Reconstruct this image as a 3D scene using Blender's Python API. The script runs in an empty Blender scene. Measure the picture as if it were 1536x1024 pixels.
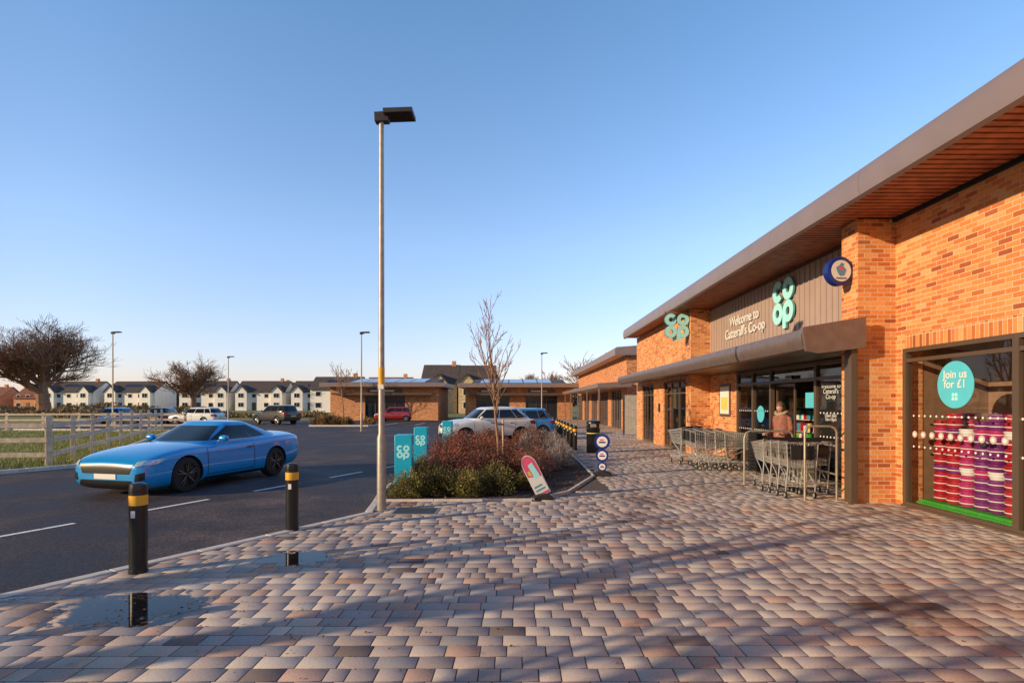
import bpy, math, random
import numpy as np
from mathutils import Vector, Matrix, Quaternion
from mathutils.bvhtree import BVHTree
random.seed(7); rng=np.random.default_rng(7)
scene=bpy.context.scene
COL=scene.collection

# ------------------------------------------------------------------ materials
def newmat(name):
    m=bpy.data.materials.new(name); m.use_nodes=True
    nt=m.node_tree; b=nt.nodes['Principled BSDF']
    return m,nt,b
def N(nt,t,**kw):
    n=nt.nodes.new(t)
    for k,v in kw.items(): setattr(n,k,v)
    return n
def mat(name,col,rough=.6,metal=0,var=.15,scale=6,bump=0,bscale=None,coat=0):
    m,nt,b=newmat(name)
    tc=N(nt,'ShaderNodeTexCoord')
    no=N(nt,'ShaderNodeTexNoise'); no.inputs['Scale'].default_value=scale; no.inputs['Detail'].default_value=6
    nt.links.new(tc.outputs['Object'],no.inputs['Vector'])
    mr=N(nt,'ShaderNodeMapRange'); mr.inputs['From Min'].default_value=.3; mr.inputs['From Max'].default_value=.7
    mr.inputs['To Min'].default_value=1-var; mr.inputs['To Max'].default_value=1+var
    nt.links.new(no.outputs['Fac'],mr.inputs['Value'])
    mx=N(nt,'ShaderNodeVectorMath',operation='SCALE'); mx.inputs[0].default_value=col[:3]
    nt.links.new(mr.outputs[0],mx.inputs['Scale']); nt.links.new(mx.outputs[0],b.inputs['Base Color'])
    b.inputs['Roughness'].default_value=rough; b.inputs['Metallic'].default_value=metal
    if coat: b.inputs['Coat Weight'].default_value=coat; b.inputs['Coat Roughness'].default_value=.03
    if bump:
        n2=N(nt,'ShaderNodeTexNoise'); n2.inputs['Scale'].default_value=bscale or scale*8; n2.inputs['Detail'].default_value=5
        nt.links.new(tc.outputs['Object'],n2.inputs['Vector'])
        bp=N(nt,'ShaderNodeBump'); bp.inputs['Strength'].default_value=1; bp.inputs['Distance'].default_value=bump
        nt.links.new(n2.outputs['Fac'],bp.inputs['Height']); nt.links.new(bp.outputs[0],b.inputs['Normal'])
    return m
def ramp(nt,stops):
    r=N(nt,'ShaderNodeValToRGB'); e=r.color_ramp.elements
    e[0].position=stops[0][0]; e[0].color=(*stops[0][1],1)
    e[1].position=stops[-1][0]; e[1].color=(*stops[-1][1],1)
    for p,c in stops[1:-1]:
        x=e.new(p); x.color=(*c,1)
    return r
def brickmat(name,stops,mortar,bw=.225,bh=.075,ms=.010,off=.5):
    m,nt,b=newmat(name)
    tc=N(nt,'ShaderNodeTexCoord'); br=N(nt,'ShaderNodeTexBrick')
    br.inputs['Scale'].default_value=1; br.inputs['Brick Width'].default_value=bw; br.inputs['Row Height'].default_value=bh
    br.inputs['Mortar Size'].default_value=ms*.62; br.inputs['Mortar Smooth'].default_value=.25; br.offset=off
    br.inputs['Color1'].default_value=(0,0,0,1); br.inputs['Color2'].default_value=(1,1,1,1); br.inputs['Mortar'].default_value=(.5,.5,.5,1)
    nt.links.new(tc.outputs['UV'],br.inputs['Vector'])
    r=ramp(nt,stops); nt.links.new(br.outputs['Color'],r.inputs[0])
    no=N(nt,'ShaderNodeTexNoise'); no.inputs['Scale'].default_value=30; no.inputs['Detail'].default_value=6
    nt.links.new(tc.outputs['Object'],no.inputs['Vector'])
    mr=N(nt,'ShaderNodeMapRange'); mr.inputs['To Min'].default_value=.72; mr.inputs['To Max'].default_value=1.4
    nt.links.new(no.outputs['Fac'],mr.inputs['Value'])
    no2=N(nt,'ShaderNodeTexNoise'); no2.inputs['Scale'].default_value=.9; no2.inputs['Detail'].default_value=3
    nt.links.new(tc.outputs['Object'],no2.inputs['Vector'])
    mr2=N(nt,'ShaderNodeMapRange'); mr2.inputs['To Min'].default_value=.85; mr2.inputs['To Max'].default_value=1.2
    nt.links.new(no2.outputs['Fac'],mr2.inputs['Value'])
    mu=N(nt,'ShaderNodeMath',operation='MULTIPLY'); nt.links.new(mr.outputs[0],mu.inputs[0]); nt.links.new(mr2.outputs[0],mu.inputs[1])
    sc=N(nt,'ShaderNodeVectorMath',operation='SCALE'); nt.links.new(r.outputs[0],sc.inputs[0]); nt.links.new(mu.outputs[0],sc.inputs['Scale'])
    mix=N(nt,'ShaderNodeMixRGB'); nt.links.new(br.outputs['Fac'],mix.inputs[0]); nt.links.new(sc.outputs[0],mix.inputs[1]); mix.inputs[2].default_value=(*mortar,1)
    nt.links.new(mix.outputs[0],b.inputs['Base Color']); b.inputs['Roughness'].default_value=.85
    hm=N(nt,'ShaderNodeMath',operation='MULTIPLY_ADD'); nt.links.new(no.outputs['Fac'],hm.inputs[0]); hm.inputs[1].default_value=.35
    inv=N(nt,'ShaderNodeMath',operation='SUBTRACT'); inv.inputs[0].default_value=1; nt.links.new(br.outputs['Fac'],inv.inputs[1])
    nt.links.new(inv.outputs[0],hm.inputs[2])
    bp=N(nt,'ShaderNodeBump'); bp.inputs['Strength'].default_value=1; bp.inputs['Distance'].default_value=.003
    nt.links.new(hm.outputs[0],bp.inputs['Height']); nt.links.new(bp.outputs[0],b.inputs['Normal'])
    return m
BST=[(0,(.34,.08,.026)),(.10,(.52,.145,.04)),(.45,(.66,.225,.058)),(.8,(.70,.29,.09)),(1,(.70,.37,.15))]
M_brick=brickmat('brick_red',BST,(.70,.56,.38))
M_sold=brickmat('brick_soldier',BST,(.70,.56,.38),bw=.075,bh=.235,off=0)
M_brick2=brickmat('brick_far',[(0,(.34,.09,.035)),(.5,(.60,.20,.065)),(1,(.66,.30,.12))],(.60,.46,.30))
M_stone=brickmat('brick_buff',[(0,(.40,.29,.15)),(.5,(.55,.41,.22)),(1,(.64,.49,.30))],(.5,.42,.3),bw=.4,bh=.15)

def attrmat(name,rough=.7,transl=0,noise=.25,nscale=40,stain=False,spec=.5):
    m,nt,b=newmat(name)
    at=N(nt,'ShaderNodeAttribute'); at.attribute_name='Col'
    tc=N(nt,'ShaderNodeTexCoord')
    no=N(nt,'ShaderNodeTexNoise'); no.inputs['Scale'].default_value=nscale; no.inputs['Detail'].default_value=6
    nt.links.new(tc.outputs['Object'],no.inputs['Vector'])
    mr=N(nt,'ShaderNodeMapRange'); mr.inputs['From Min'].default_value=.25; mr.inputs['From Max'].default_value=.75
    mr.inputs['To Min'].default_value=1-noise; mr.inputs['To Max'].default_value=1+noise
    nt.links.new(no.outputs['Fac'],mr.inputs['Value'])
    sc=N(nt,'ShaderNodeVectorMath',operation='SCALE'); nt.links.new(at.outputs['Color'],sc.inputs[0]); nt.links.new(mr.outputs[0],sc.inputs['Scale'])
    out=sc.outputs[0]
    b.inputs['Roughness'].default_value=rough; b.inputs['Specular IOR Level'].default_value=spec
    if stain:
        n3=N(nt,'ShaderNodeTexNoise'); n3.inputs['Scale'].default_value=.75; n3.inputs['Detail'].default_value=8; n3.inputs['Roughness'].default_value=.65
        nt.links.new(tc.outputs['Object'],n3.inputs['Vector'])
        r3=ramp(nt,[(.34,(.42,.34,.31)),(.41,(.84,.80,.78)),(.55,(1,1,1))]); nt.links.new(n3.outputs['Fac'],r3.inputs[0])
        mm=N(nt,'ShaderNodeVectorMath',operation='MULTIPLY'); nt.links.new(out,mm.inputs[0]); nt.links.new(r3.outputs[0],mm.inputs[1]); out=mm.outputs[0]
        rr=N(nt,'ShaderNodeMapRange'); rr.inputs['From Min'].default_value=.33; rr.inputs['From Max'].default_value=.42
        rr.inputs['To Min'].default_value=.4; rr.inputs['To Max'].default_value=rough
        nt.links.new(n3.outputs['Fac'],rr.inputs['Value']); nt.links.new(rr.outputs[0],b.inputs['Roughness'])
    nt.links.new(out,b.inputs['Base Color'])
    if transl:
        tr=N(nt,'ShaderNodeBsdfTranslucent'); nt.links.new(out,tr.inputs['Color'])
        mx=N(nt,'ShaderNodeMixShader'); mx.inputs[0].default_value=transl
        nt.links.new(b.outputs[0],mx.inputs[1]); nt.links.new(tr.outputs[0],mx.inputs[2])
        nt.links.new(mx.outputs[0],nt.nodes['Material Output'].inputs['Surface'])
    return m
M_paver=attrmat('block_paver',.85,noise=.2,nscale=70,stain=True,spec=.2)
M_leaf=attrmat('leaf',.6,transl=.2,noise=.1)

def glassmat(name,tint=(.92,.93,.93),boost=1.3):
    m=bpy.data.materials.new(name); m.use_nodes=True; nt=m.node_tree
    nt.nodes.remove(nt.nodes['Principled BSDF'])
    t=N(nt,'ShaderNodeBsdfTransparent'); t.inputs[0].default_value=(*tint,1)
    g=N(nt,'ShaderNodeBsdfGlossy'); g.inputs['Roughness'].default_value=.01
    f=N(nt,'ShaderNodeFresnel'); f.inputs['IOR'].default_value=1.5
    mu=N(nt,'ShaderNodeMath',operation='MULTIPLY'); mu.inputs[1].default_value=boost; mu.use_clamp=True
    nt.links.new(f.outputs[0],mu.inputs[0])
    mx=N(nt,'ShaderNodeMixShader'); nt.links.new(mu.outputs[0],mx.inputs[0]); nt.links.new(t.outputs[0],mx.inputs[1]); nt.links.new(g.outputs[0],mx.inputs[2])
    nt.links.new(mx.outputs[0],nt.nodes['Material Output'].inputs['Surface'])
    return m
M_glass=glassmat('window_glass')
M_dglass=mat('dark_glass',(.012,.014,.016),.04,0,.05)
M_farglass=mat('far_window_glass',(.02,.025,.035),.08,0,.3,scale=.5)
M_frame=mat('bronze_frame',(.14,.095,.065),.4,.3,.05)
M_fascia=mat('fascia_metal',(.31,.23,.205),.38,.3,.06,scale=2)
M_clad=mat('cladding_panel',(.44,.33,.28),.5,.1,.05,scale=2)
M_soffit=mat('soffit_timber',(.33,.10,.05),.55,0,.35,scale=5,bump=.002)
M_dark=mat('dark_void',(.012,.01,.01),.9)
M_black=mat('black_plastic',(.013,.013,.014),.32,0,.2,scale=20,bump=.0006)
M_rubber=mat('tyre_rubber',(.02,.02,.021),.85,0,.2)
M_yellow=mat('reflective_yellow',(.80,.42,.03),.4)
M_galv=mat('galvanised_steel',(.38,.33,.27),.45,.4,.15,scale=12)
M_chrome=mat('trolley_chrome',(.66,.64,.60),.32,.6,.1)
M_silver=mat('alloy_silver',(.55,.55,.56),.28,.9,.05)
M_white=mat('white_paint',(.80,.80,.77),.4,0,.03)
M_render=mat('white_render',(.85,.81,.73),.85,0,.06,scale=1)
M_slate=mat('roof_tile',(.085,.062,.052),.75,0,.3,scale=3)
M_redtile=mat('roof_tile_red',(.22,.085,.05),.8,0,.3,scale=3)
M_solar=mat('solar_panel',(.012,.02,.05),.12,0,.1)
M_cyan=mat('cyan_sign',(.10,.58,.72),.4,0,.04)
M_cyanm=mat('cyan_monolith',(.01,.42,.62),.35,0,.06)
M_cyanl=mat('cyan_light',(.42,.90,.92),.4,0,.03)
M_cyand=mat('cyan_return',(.12,.45,.48),.5)
M_blue=mat('blue_sign',(.012,.03,.22),.3,0,.05)
M_pink=mat('pink_print',(.75,.10,.20),.4)
M_teal=mat('teal_print',(.05,.35,.40),.4)
M_red=mat('red_print',(.45,.015,.035),.35)
M_purple=mat('purple_print',(.20,.025,.19),.35)
M_magenta=mat('magenta_print',(.50,.03,.17),.35)
M_green=mat('green_mat',(.04,.36,.03),.8,0,.4,scale=60)
M_timber=mat('fence_timber',(.58,.45,.33),.85,0,.25,scale=7,bump=.002)
M_concrete=mat('kerb_concrete',(.62,.55,.48),.85,0,.18,scale=9,bump=.001)
M_bark=mat('tree_bark',(.25,.125,.07),.9,0,.3,scale=3)
M_sapbark=mat('sapling_bark',(.32,.18,.11),.8,0,.3,scale=9)
M_brownboard=mat('interior_board',(.30,.18,.11),.7,0,.15)
M_cream=mat('cream_wall',(.5,.47,.42),.8)
M_floor=mat('shop_floor',(.30,.28,.26),.3)
M_yel2=mat('yellow_print',(.75,.6,.12),.5)
M_grey=mat('grey_print',(.55,.42,.38),.5)

def asphalt():
    m,nt,b=newmat('asphalt')
    tc=N(nt,'ShaderNodeTexCoord')
    n1=N(nt,'ShaderNodeTexNoise'); n1.inputs['Scale'].default_value=.35; n1.inputs['Detail'].default_value=9; n1.inputs['Roughness'].default_value=.66
    n2=N(nt,'ShaderNodeTexVoronoi'); n2.inputs['Scale'].default_value=60
    n3=N(nt,'ShaderNodeTexNoise'); n3.inputs['Scale'].default_value=25; n3.inputs['Detail'].default_value=8
    for n in (n1,n2,n3): nt.links.new(tc.outputs['Object'],n.inputs['Vector'])
    r=ramp(nt,[(.35,(.024,.021,.026)),(.5,(.052,.042,.045)),(.66,(.115,.086,.080))]); nt.links.new(n1.outputs['Fac'],r.inputs[0])
    mr=N(nt,'ShaderNodeMapRange'); mr.inputs['To Min'].default_value=.3; mr.inputs['To Max'].default_value=2.2; nt.links.new(n2.outputs['Color'],mr.inputs['Value'])
    sc=N(nt,'ShaderNodeVectorMath',operation='SCALE'); nt.links.new(r.outputs[0],sc.inputs[0]); nt.links.new(mr.outputs[0],sc.inputs['Scale'])
    nt.links.new(sc.outputs[0],b.inputs['Base Color'])
    rr=N(nt,'ShaderNodeMapRange'); rr.inputs['From Min'].default_value=.35; rr.inputs['From Max'].default_value=.6; rr.inputs['To Min'].default_value=.55; rr.inputs['To Max'].default_value=.9
    nt.links.new(n1.outputs['Fac'],rr.inputs['Value']); nt.links.new(rr.outputs[0],b.inputs['Roughness'])
    b.inputs['Specular IOR Level'].default_value=.22
    ad=N(nt,'ShaderNodeMath',operation='ADD'); nt.links.new(n2.outputs['Distance'],ad.inputs[0]); nt.links.new(n3.outputs['Fac'],ad.inputs[1])
    bp=N(nt,'ShaderNodeBump'); bp.inputs['Strength'].default_value=.8; bp.inputs['Distance'].default_value=.002
    nt.links.new(ad.outputs[0],bp.inputs['Height']); nt.links.new(bp.outputs[0],b.inputs['Normal'])
    return m
M_asphalt=asphalt()
def fieldmat():
    m,nt,b=newmat('field_grass'); tc=N(nt,'ShaderNodeTexCoord')
    n1=N(nt,'ShaderNodeTexNoise'); n1.inputs['Scale'].default_value=.25; n1.inputs['Detail'].default_value=9; n1.inputs['Roughness'].default_value=.7
    nt.links.new(tc.outputs['Object'],n1.inputs['Vector'])
    r=ramp(nt,[(.3,(.08,.10,.02)),(.5,(.17,.18,.035)),(.7,(.30,.23,.08))]); nt.links.new(n1.outputs['Fac'],r.inputs[0]); nt.links.new(r.outputs[0],b.inputs['Base Color'])
    b.inputs['Roughness'].default_value=.9
    return m
M_field=fieldmat()
def worn(name,col):
    m,nt,b=newmat(name); tc=N(nt,'ShaderNodeTexCoord')
    n1=N(nt,'ShaderNodeTexNoise'); n1.inputs['Scale'].default_value=18; n1.inputs['Detail'].default_value=9; n1.inputs['Roughness'].default_value=.75
    nt.links.new(tc.outputs['Object'],n1.inputs['Vector'])
    r=ramp(nt,[(.36,(.08,.08,.08)),(.44,col)]); nt.links.new(n1.outputs['Fac'],r.inputs[0]); nt.links.new(r.outputs[0],b.inputs['Base Color']); b.inputs['Roughness'].default_value=.7
    return m
M_mark=worn('road_paint',(.82,.80,.76))
M_joint=mat('joint_sand',(.12,.085,.065),.95,0,.3,scale=20)
M_mulch=mat('bark_mulch',(.055,.028,.018),.95,0,.5,scale=30,bump=.02,bscale=40)
M_lampw=mat('headlamp_lens',(.55,.6,.65),.08,.3,.3,scale=20); M_lampr=mat('tail_lamp_lens',(.35,.01,.01),.1)

# ------------------------------------------------------------------ mesh builder
class MB:
    def __init__(s): s.v=[];s.f=[];s.m=[];s.uv=[];s.sm=[]
    def add(s,vs,fs,mat=0,smooth=False):
        o=len(s.v); s.v.extend([tuple(p) for p in vs])
        for i,f in enumerate(fs):
            s.f.append([o+k for k in f]); s.m.append(mat); s.sm.append(smooth)
            a,b_,c=[Vector(vs[k]) for k in f[:3]]; n=(b_-a).cross(c-b_)
            ax=max(range(3),key=lambda k:abs(n[k]))
            s.uv.append([((vs[k][1],vs[k][2]) if ax==0 else (vs[k][0],vs[k][2]) if ax==1 else (vs[k][0],vs[k][1])) for k in f])
    def box(s,x0,x1,y0,y1,z0,z1,mat=0,M=None):
        vs=[(x0,y0,z0),(x1,y0,z0),(x1,y1,z0),(x0,y1,z0),(x0,y0,z1),(x1,y0,z1),(x1,y1,z1),(x0,y1,z1)]
        if M is not None: vs=[tuple(M@Vector(p)) for p in vs]
        s.add(vs,[(0,3,2,1),(4,5,6,7),(0,1,5,4),(1,2,6,5),(2,3,7,6),(3,0,4,7)],mat)
    def prism(s,poly,axis,a,b,mat=0,smooth=False):
        n=len(poly)
        def P(p,t): return (t,p[0],p[1]) if axis=='x' else (p[0],t,p[1]) if axis=='y' else (p[0],p[1],t)
        vs=[P(p,a) for p in poly]+[P(p,b) for p in poly]
        fs=[tuple(range(n))[::-1],tuple(range(n,2*n))]+[(i,(i+1)%n,n+(i+1)%n,n+i) for i in range(n)]
        s.add(vs,fs,mat,smooth)
    def tube(s,pts,r,n=8,mat=0,smooth=True,cap=True):
        pts=[Vector(p) for p in pts]; k=len(pts)
        if not hasattr(r,'__len__'): r=[r]*k
        vs=[];prev=None
        for i,p in enumerate(pts):
            d=(pts[min(i+1,k-1)]-pts[max(i-1,0)])
            if d.length<1e-9: d=Vector((0,0,1))
            d.normalize()
            if prev is None: u=d.orthogonal().normalized()
            else:
                u=prev-d*prev.dot(d)
                u=u.normalized() if u.length>1e-6 else d.orthogonal().normalized()
            prev=u; w=d.cross(u)
            for j in range(n):
                a=2*math.pi*j/n; vs.append(p+(u*math.cos(a)+w*math.sin(a))*r[i])
        fs=[(i*n+j,i*n+(j+1)%n,(i+1)*n+(j+1)%n,(i+1)*n+j) for i in range(k-1) for j in range(n)]
        if cap: fs+= [tuple(range(n))[::-1],tuple(range((k-1)*n,k*n))]
        s.add(vs,fs,mat,smooth)
    def lathe(s,prof,n=24,mat=0,axis='z',c=(0,0,0),smooth=True):
        vs=[]
        for (r,h) in prof:
            for j in range(n):
                a=2*math.pi*j/n; x,y=r*math.cos(a),r*math.sin(a)
                p=(x,y,h) if axis=='z' else (x,h,y) if axis=='y' else (h,x,y)
                vs.append((p[0]+c[0],p[1]+c[1],p[2]+c[2]))
        fs=[(i*n+j,i*n+(j+1)%n,(i+1)*n+(j+1)%n,(i+1)*n+j) for i in range(len(prof)-1) for j in range(n)]
        fs+=[tuple(range(n))[::-1],tuple(range((len(prof)-1)*n,len(prof)*n))]
        s.add(vs,fs,mat,smooth)
    def build(s,name,mats,parent=None,loc=None,rot=None,recalc=False,bevel=0):
        me=bpy.data.meshes.new(name); me.from_pydata(s.v,[],s.f)
        me.polygons.foreach_set('material_index',s.m); me.polygons.foreach_set('use_smooth',s.sm)
        ul=me.uv_layers.new(name='UVMap'); flat=[c for f in s.uv for p in f for c in p]
        ul.data.foreach_set('uv',flat)
        for m in mats: me.materials.append(m)
        me.update()
        if recalc:
            import bmesh
            bm=bmesh.new(); bm.from_mesh(me); bmesh.ops.recalc_face_normals(bm,faces=bm.faces); bm.to_mesh(me); bm.free()
        try: me.set_sharp_from_angle(angle=math.radians(40))
        except Exception: pass
        o=bpy.data.objects.new(name,me); COL.objects.link(o)
        if parent: o.parent=parent
        if loc: o.location=loc
        if rot: o.rotation_euler=rot
        if bevel:
            b=o.modifiers.new('bevel','BEVEL'); b.width=bevel; b.segments=2; b.limit_method='ANGLE'
        return o
def empty(name,loc=(0,0,0),rz=0):
    e=bpy.data.objects.new(name,None); COL.objects.link(e); e.location=loc; e.rotation_euler=(0,0,rz); e.empty_display_size=.2; return e
def npmesh(name,verts,faces,mats,cols=None,parent=None):
    me=bpy.data.meshes.new(name); nv=len(verts); nf,k=faces.shape
    me.vertices.add(nv); me.vertices.foreach_set('co',verts.astype(np.float32).ravel())
    me.loops.add(nf*k); me.loops.foreach_set('vertex_index',faces.astype(np.int32).ravel())
    me.polygons.add(nf); me.polygons.foreach_set('loop_start',np.arange(0,nf*k,k,dtype=np.int32)); me.polygons.foreach_set('loop_total',np.full(nf,k,dtype=np.int32))
    if cols is not None:
        a=me.color_attributes.new('Col','FLOAT_COLOR','POINT'); c4=np.ones((nv,4),np.float32); c4[:,:3]=cols; a.data.foreach_set('color',c4.ravel())
    for m in mats: me.materials.append(m)
    me.update(calc_edges=True); me.validate()
    o=bpy.data.objects.new(name,me); COL.objects.link(o)
    if parent: o.parent=parent
    return o
def polysheet(name,poly,z,m):
    b=MB(); b.add([(x,y,z) for x,y in poly],[tuple(range(len(poly)))],0); o=b.build(name,[m],recalc=False)
    if o.data.polygons[0].normal.z<0: o.data.flip_normals()
    return o
def text(name,body,size,loc,m,parent,facing='-x',extrude=.01,align='CENTER',space=1.0,bold=0):
    cu=bpy.data.curves.new(name,'FONT'); cu.body=body; cu.size=size; cu.extrude=extrude; cu.align_x=align; cu.space_line=space; cu.offset=bold
    o=bpy.data.objects.new(name+'_tmp',cu); COL.objects.link(o)
    bpy.context.view_layer.update()
    me=bpy.data.meshes.new_from_object(o.evaluated_get(bpy.context.evaluated_depsgraph_get())); bpy.data.objects.remove(o)
    me.materials.clear(); me.materials.append(m)
    t=bpy.data.objects.new(name,me); COL.objects.link(t); t.parent=parent; t.location=loc
    t.rotation_euler=(math.pi/2,0,-math.pi/2) if facing=='-x' else (math.pi/2,0,0)
    return t
def logo(b,u0,v0,S,depth,mat,mside,frame):
    R=S*.236; r=S*.088; d=S*.237
    def ring(cu,cv,a0,a1,n=28):
        k=n+1; vs=[]
        for i in range(k):
            a=a0+(a1-a0)*i/n
            for rr,w in ((R,depth),(r,depth),(r,0),(R,0)):
                vs.append(frame(cu+rr*math.cos(a),cv+rr*math.sin(a),w))
        for i in range(n):
            A=i*4;B=A+4
            b.add([vs[A],vs[B],vs[B+1],vs[A+1]],[(0,1,2,3)],mat)
            b.add([vs[A],vs[A+3],vs[B+3],vs[B]],[(0,1,2,3)],mside)
            b.add([vs[A+1],vs[B+1],vs[B+2],vs[A+2]],[(0,1,2,3)],mside)
        if a1-a0<2*math.pi-.01:
            b.add(vs[0:4],[(0,1,2,3)],mside); b.add(vs[-4:],[(0,1,2,3)],mside)
    ring(u0-d,v0+d,math.radians(40),math.radians(320))
    ring(u0+d,v0+d,0,2*math.pi); ring(u0-d,v0-d,0,2*math.pi); ring(u0+d,v0-d,0,2*math.pi)
    x0,x1=u0+d-R,u0+d-r; y0,y1=v0-d-R*1.5,v0-d
    e=depth+.002
    P=[frame(x,y,w) for w in (e,0) for x,y in ((x0,y0),(x1,y0),(x1,y1),(x0,y1))]
    b.add(P,[(0,1,2,3)],mat); b.add(P,[(0,4,5,1),(1,5,6,2),(2,6,7,3),(3,7,4,0)],mside)

# ------------------------------------------------------------------ camera, light, sky
cam=bpy.data.cameras.new('camera'); co=bpy.data.objects.new('camera',cam); COL.objects.link(co)
cam.lens=19.92; cam.sensor_width=36; cam.shift_y=.0605; cam.shift_x=-.0046; cam.clip_end=6000; cam.clip_start=.05
co.location=(0,0,1.7); co.rotation_euler=(math.pi/2,0,0); scene.camera=co
SUN_EL=math.radians(17); sx,sy=-.90,-.436
d=Vector((-sx*math.cos(SUN_EL),-sy*math.cos(SUN_EL),-math.sin(SUN_EL)))
su=bpy.data.lights.new('sun','SUN'); su.energy=5.0; su.angle=math.radians(.4); su.color=(1,.76,.49)
so=bpy.data.objects.new('sun',su); COL.objects.link(so); so.rotation_euler=d.to_track_quat('-Z','Y').to_euler(); so.location=(-20,-10,12)
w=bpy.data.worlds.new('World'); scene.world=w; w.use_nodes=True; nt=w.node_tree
bg=nt.nodes['Background']; sky=N(nt,'ShaderNodeTexSky'); sky.sky_type='NISHITA'; sky.sun_disc=False
sky.sun_elevation=SUN_EL; sky.sun_rotation=math.atan2(sx,sy); sky.air_density=1.0; sky.dust_density=.6; sky.ozone_density=1.5
tcw=N(nt,'ShaderNodeTexCoord'); sep=N(nt,'ShaderNodeSeparateXYZ'); nt.links.new(tcw.outputs['Generated'],sep.inputs[0])
rw=ramp(nt,[(0.0,(.62,.54,.74)),(.06,(.66,.60,.76)),(.26,(.74,.76,.87)),(.60,(.58,.76,.88))]); nt.links.new(sep.outputs['Z'],rw.inputs[0])
vm=N(nt,'ShaderNodeVectorMath',operation='MULTIPLY'); nt.links.new(sky.outputs[0],vm.inputs[0]); nt.links.new(rw.outputs[0],vm.inputs[1])
# sky colour dimmed on the out-of-view sun side, cutting fill so shadows show
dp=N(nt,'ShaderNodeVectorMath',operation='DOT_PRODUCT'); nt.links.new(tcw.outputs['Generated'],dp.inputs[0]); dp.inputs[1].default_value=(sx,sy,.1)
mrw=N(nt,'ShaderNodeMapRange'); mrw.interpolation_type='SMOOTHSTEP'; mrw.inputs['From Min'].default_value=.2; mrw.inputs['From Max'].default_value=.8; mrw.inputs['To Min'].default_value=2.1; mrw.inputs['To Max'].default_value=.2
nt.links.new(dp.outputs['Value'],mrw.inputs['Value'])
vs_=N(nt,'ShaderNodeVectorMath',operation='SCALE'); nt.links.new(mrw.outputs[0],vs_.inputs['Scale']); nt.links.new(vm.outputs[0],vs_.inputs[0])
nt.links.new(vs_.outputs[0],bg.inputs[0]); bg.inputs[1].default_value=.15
scene.view_settings.view_transform='Standard'; scene.view_settings.look='None'; scene.view_settings.exposure=0

# ------------------------------------------------------------------ ground, road, pavement
polysheet('ground',[(-2500,-600),(2500,-600),(2500,3500),(-2500,3500)],-.14,M_field)
road=[(-30,-30),(-8.2,-30),(-8.2,-1.2),(-2.35,8.8),(-2.6,11),(-2.7,22.8),(1.75,22.8),(1.75,60),(-45,60),(-45,40),(-22.5,37),(-12.4,15.9),(-13.4,13.9),(-30,9)]
polysheet('road',road,-.10,M_asphalt)
pave_poly=[(-8.15,-1.2),(-2.24,8.9),(-2.35,9.75),(.3,9.85),(1.05,10.75),(1.9,13.2),(1.9,60),(9.5,60),(9.5,-1.2)]
def inside(px,py,poly):
    c=np.zeros(len(px),bool); n=len(poly)
    for i in range(n):
        x1,y1=poly[i];x2,y2=poly[(i+1)%n]
        cond=((y1>py)!=(y2>py))&(px<(x2-x1)*(py-y1)/((y2-y1) if y2!=y1 else 1e-9)+x1); c^=cond
    return c
b=MB(); b.prism([(x,y) for x,y in pave_poly],'z',-.12,-.009,0); pav=b.build('pavement',[M_joint],recalc=True)
y=-1.0; H=.172; cent=[];hx=[]
while y<59.5:
    x=-8.2+random.random()*.2
    if y>11: x=1.8+random.random()*.1
    xmax=6.6 if (y<27.6) else 9.4
    while x<xmax:
        wd=random.choice([.14,.18,.24,.27,.27,.24]); cent.append((x+wd/2,y+H/2)); hx.append(wd/2); x+=wd
    y+=H
cent=np.array(cent);hx=np.array(hx)
k=inside(cent[:,0]-hx*.3,cent[:,1],pave_poly)&inside(cent[:,0]+hx*.3,cent[:,1],pave_poly); cent=cent[k];hx=hx[k]; n=len(hx)
g=.0028; be=.004
base=np.array([(.50,.40,.345),(.60,.48,.39),(.44,.355,.32),(.62,.52,.43),(.56,.37,.28),(.25,.19,.165),(.40,.355,.34)])
idx=rng.choice(7,n,p=[.26,.25,.13,.13,.11,.02,.10]); pc=base[idx]*rng.uniform(.92,1.07,(n,1))
sgn=np.array([(-1,-1),(1,-1),(1,1),(-1,1)])
V=np.zeros((n,12,3))
zt=rng.normal(0,.0004,n); tx=rng.normal(0,.0010,n); ty=rng.normal(0,.0010,n)
for i,(a,c) in enumerate(sgn):
    jx=rng.normal(0,.0008,n); jy=rng.normal(0,.0008,n)
    ex=(hx-g-be)*a+jx; ey=(H/2-g-be)*c+jy
    V[:,i,0]=cent[:,0]+ex; V[:,i,1]=cent[:,1]+ey; V[:,i,2]=zt+ex*tx+ey*ty
    V[:,4+i,0]=cent[:,0]+ex+a*be; V[:,4+i,1]=cent[:,1]+ey+c*be; V[:,4+i,2]=V[:,i,2]-.0035
    V[:,8+i,:]=V[:,4+i,:]; V[:,8+i,2]=-.014
F=np.array([(0,1,2,3)]+[(4+i,4+(i+1)%4,(i+1)%4,i) for i in range(4)]+[(8+i,8+(i+1)%4,4+(i+1)%4,4+i) for i in range(4)])
FF=(F[None]+np.arange(n)[:,None,None]*12).reshape(-1,4)
CC=np.repeat(pc[:,None,:],12,1); CC[:,4:]*=.5
npmesh('paving_blocks',V.reshape(-1,3),FF,[M_paver],CC.reshape(-1,3),parent=pav)

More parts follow.
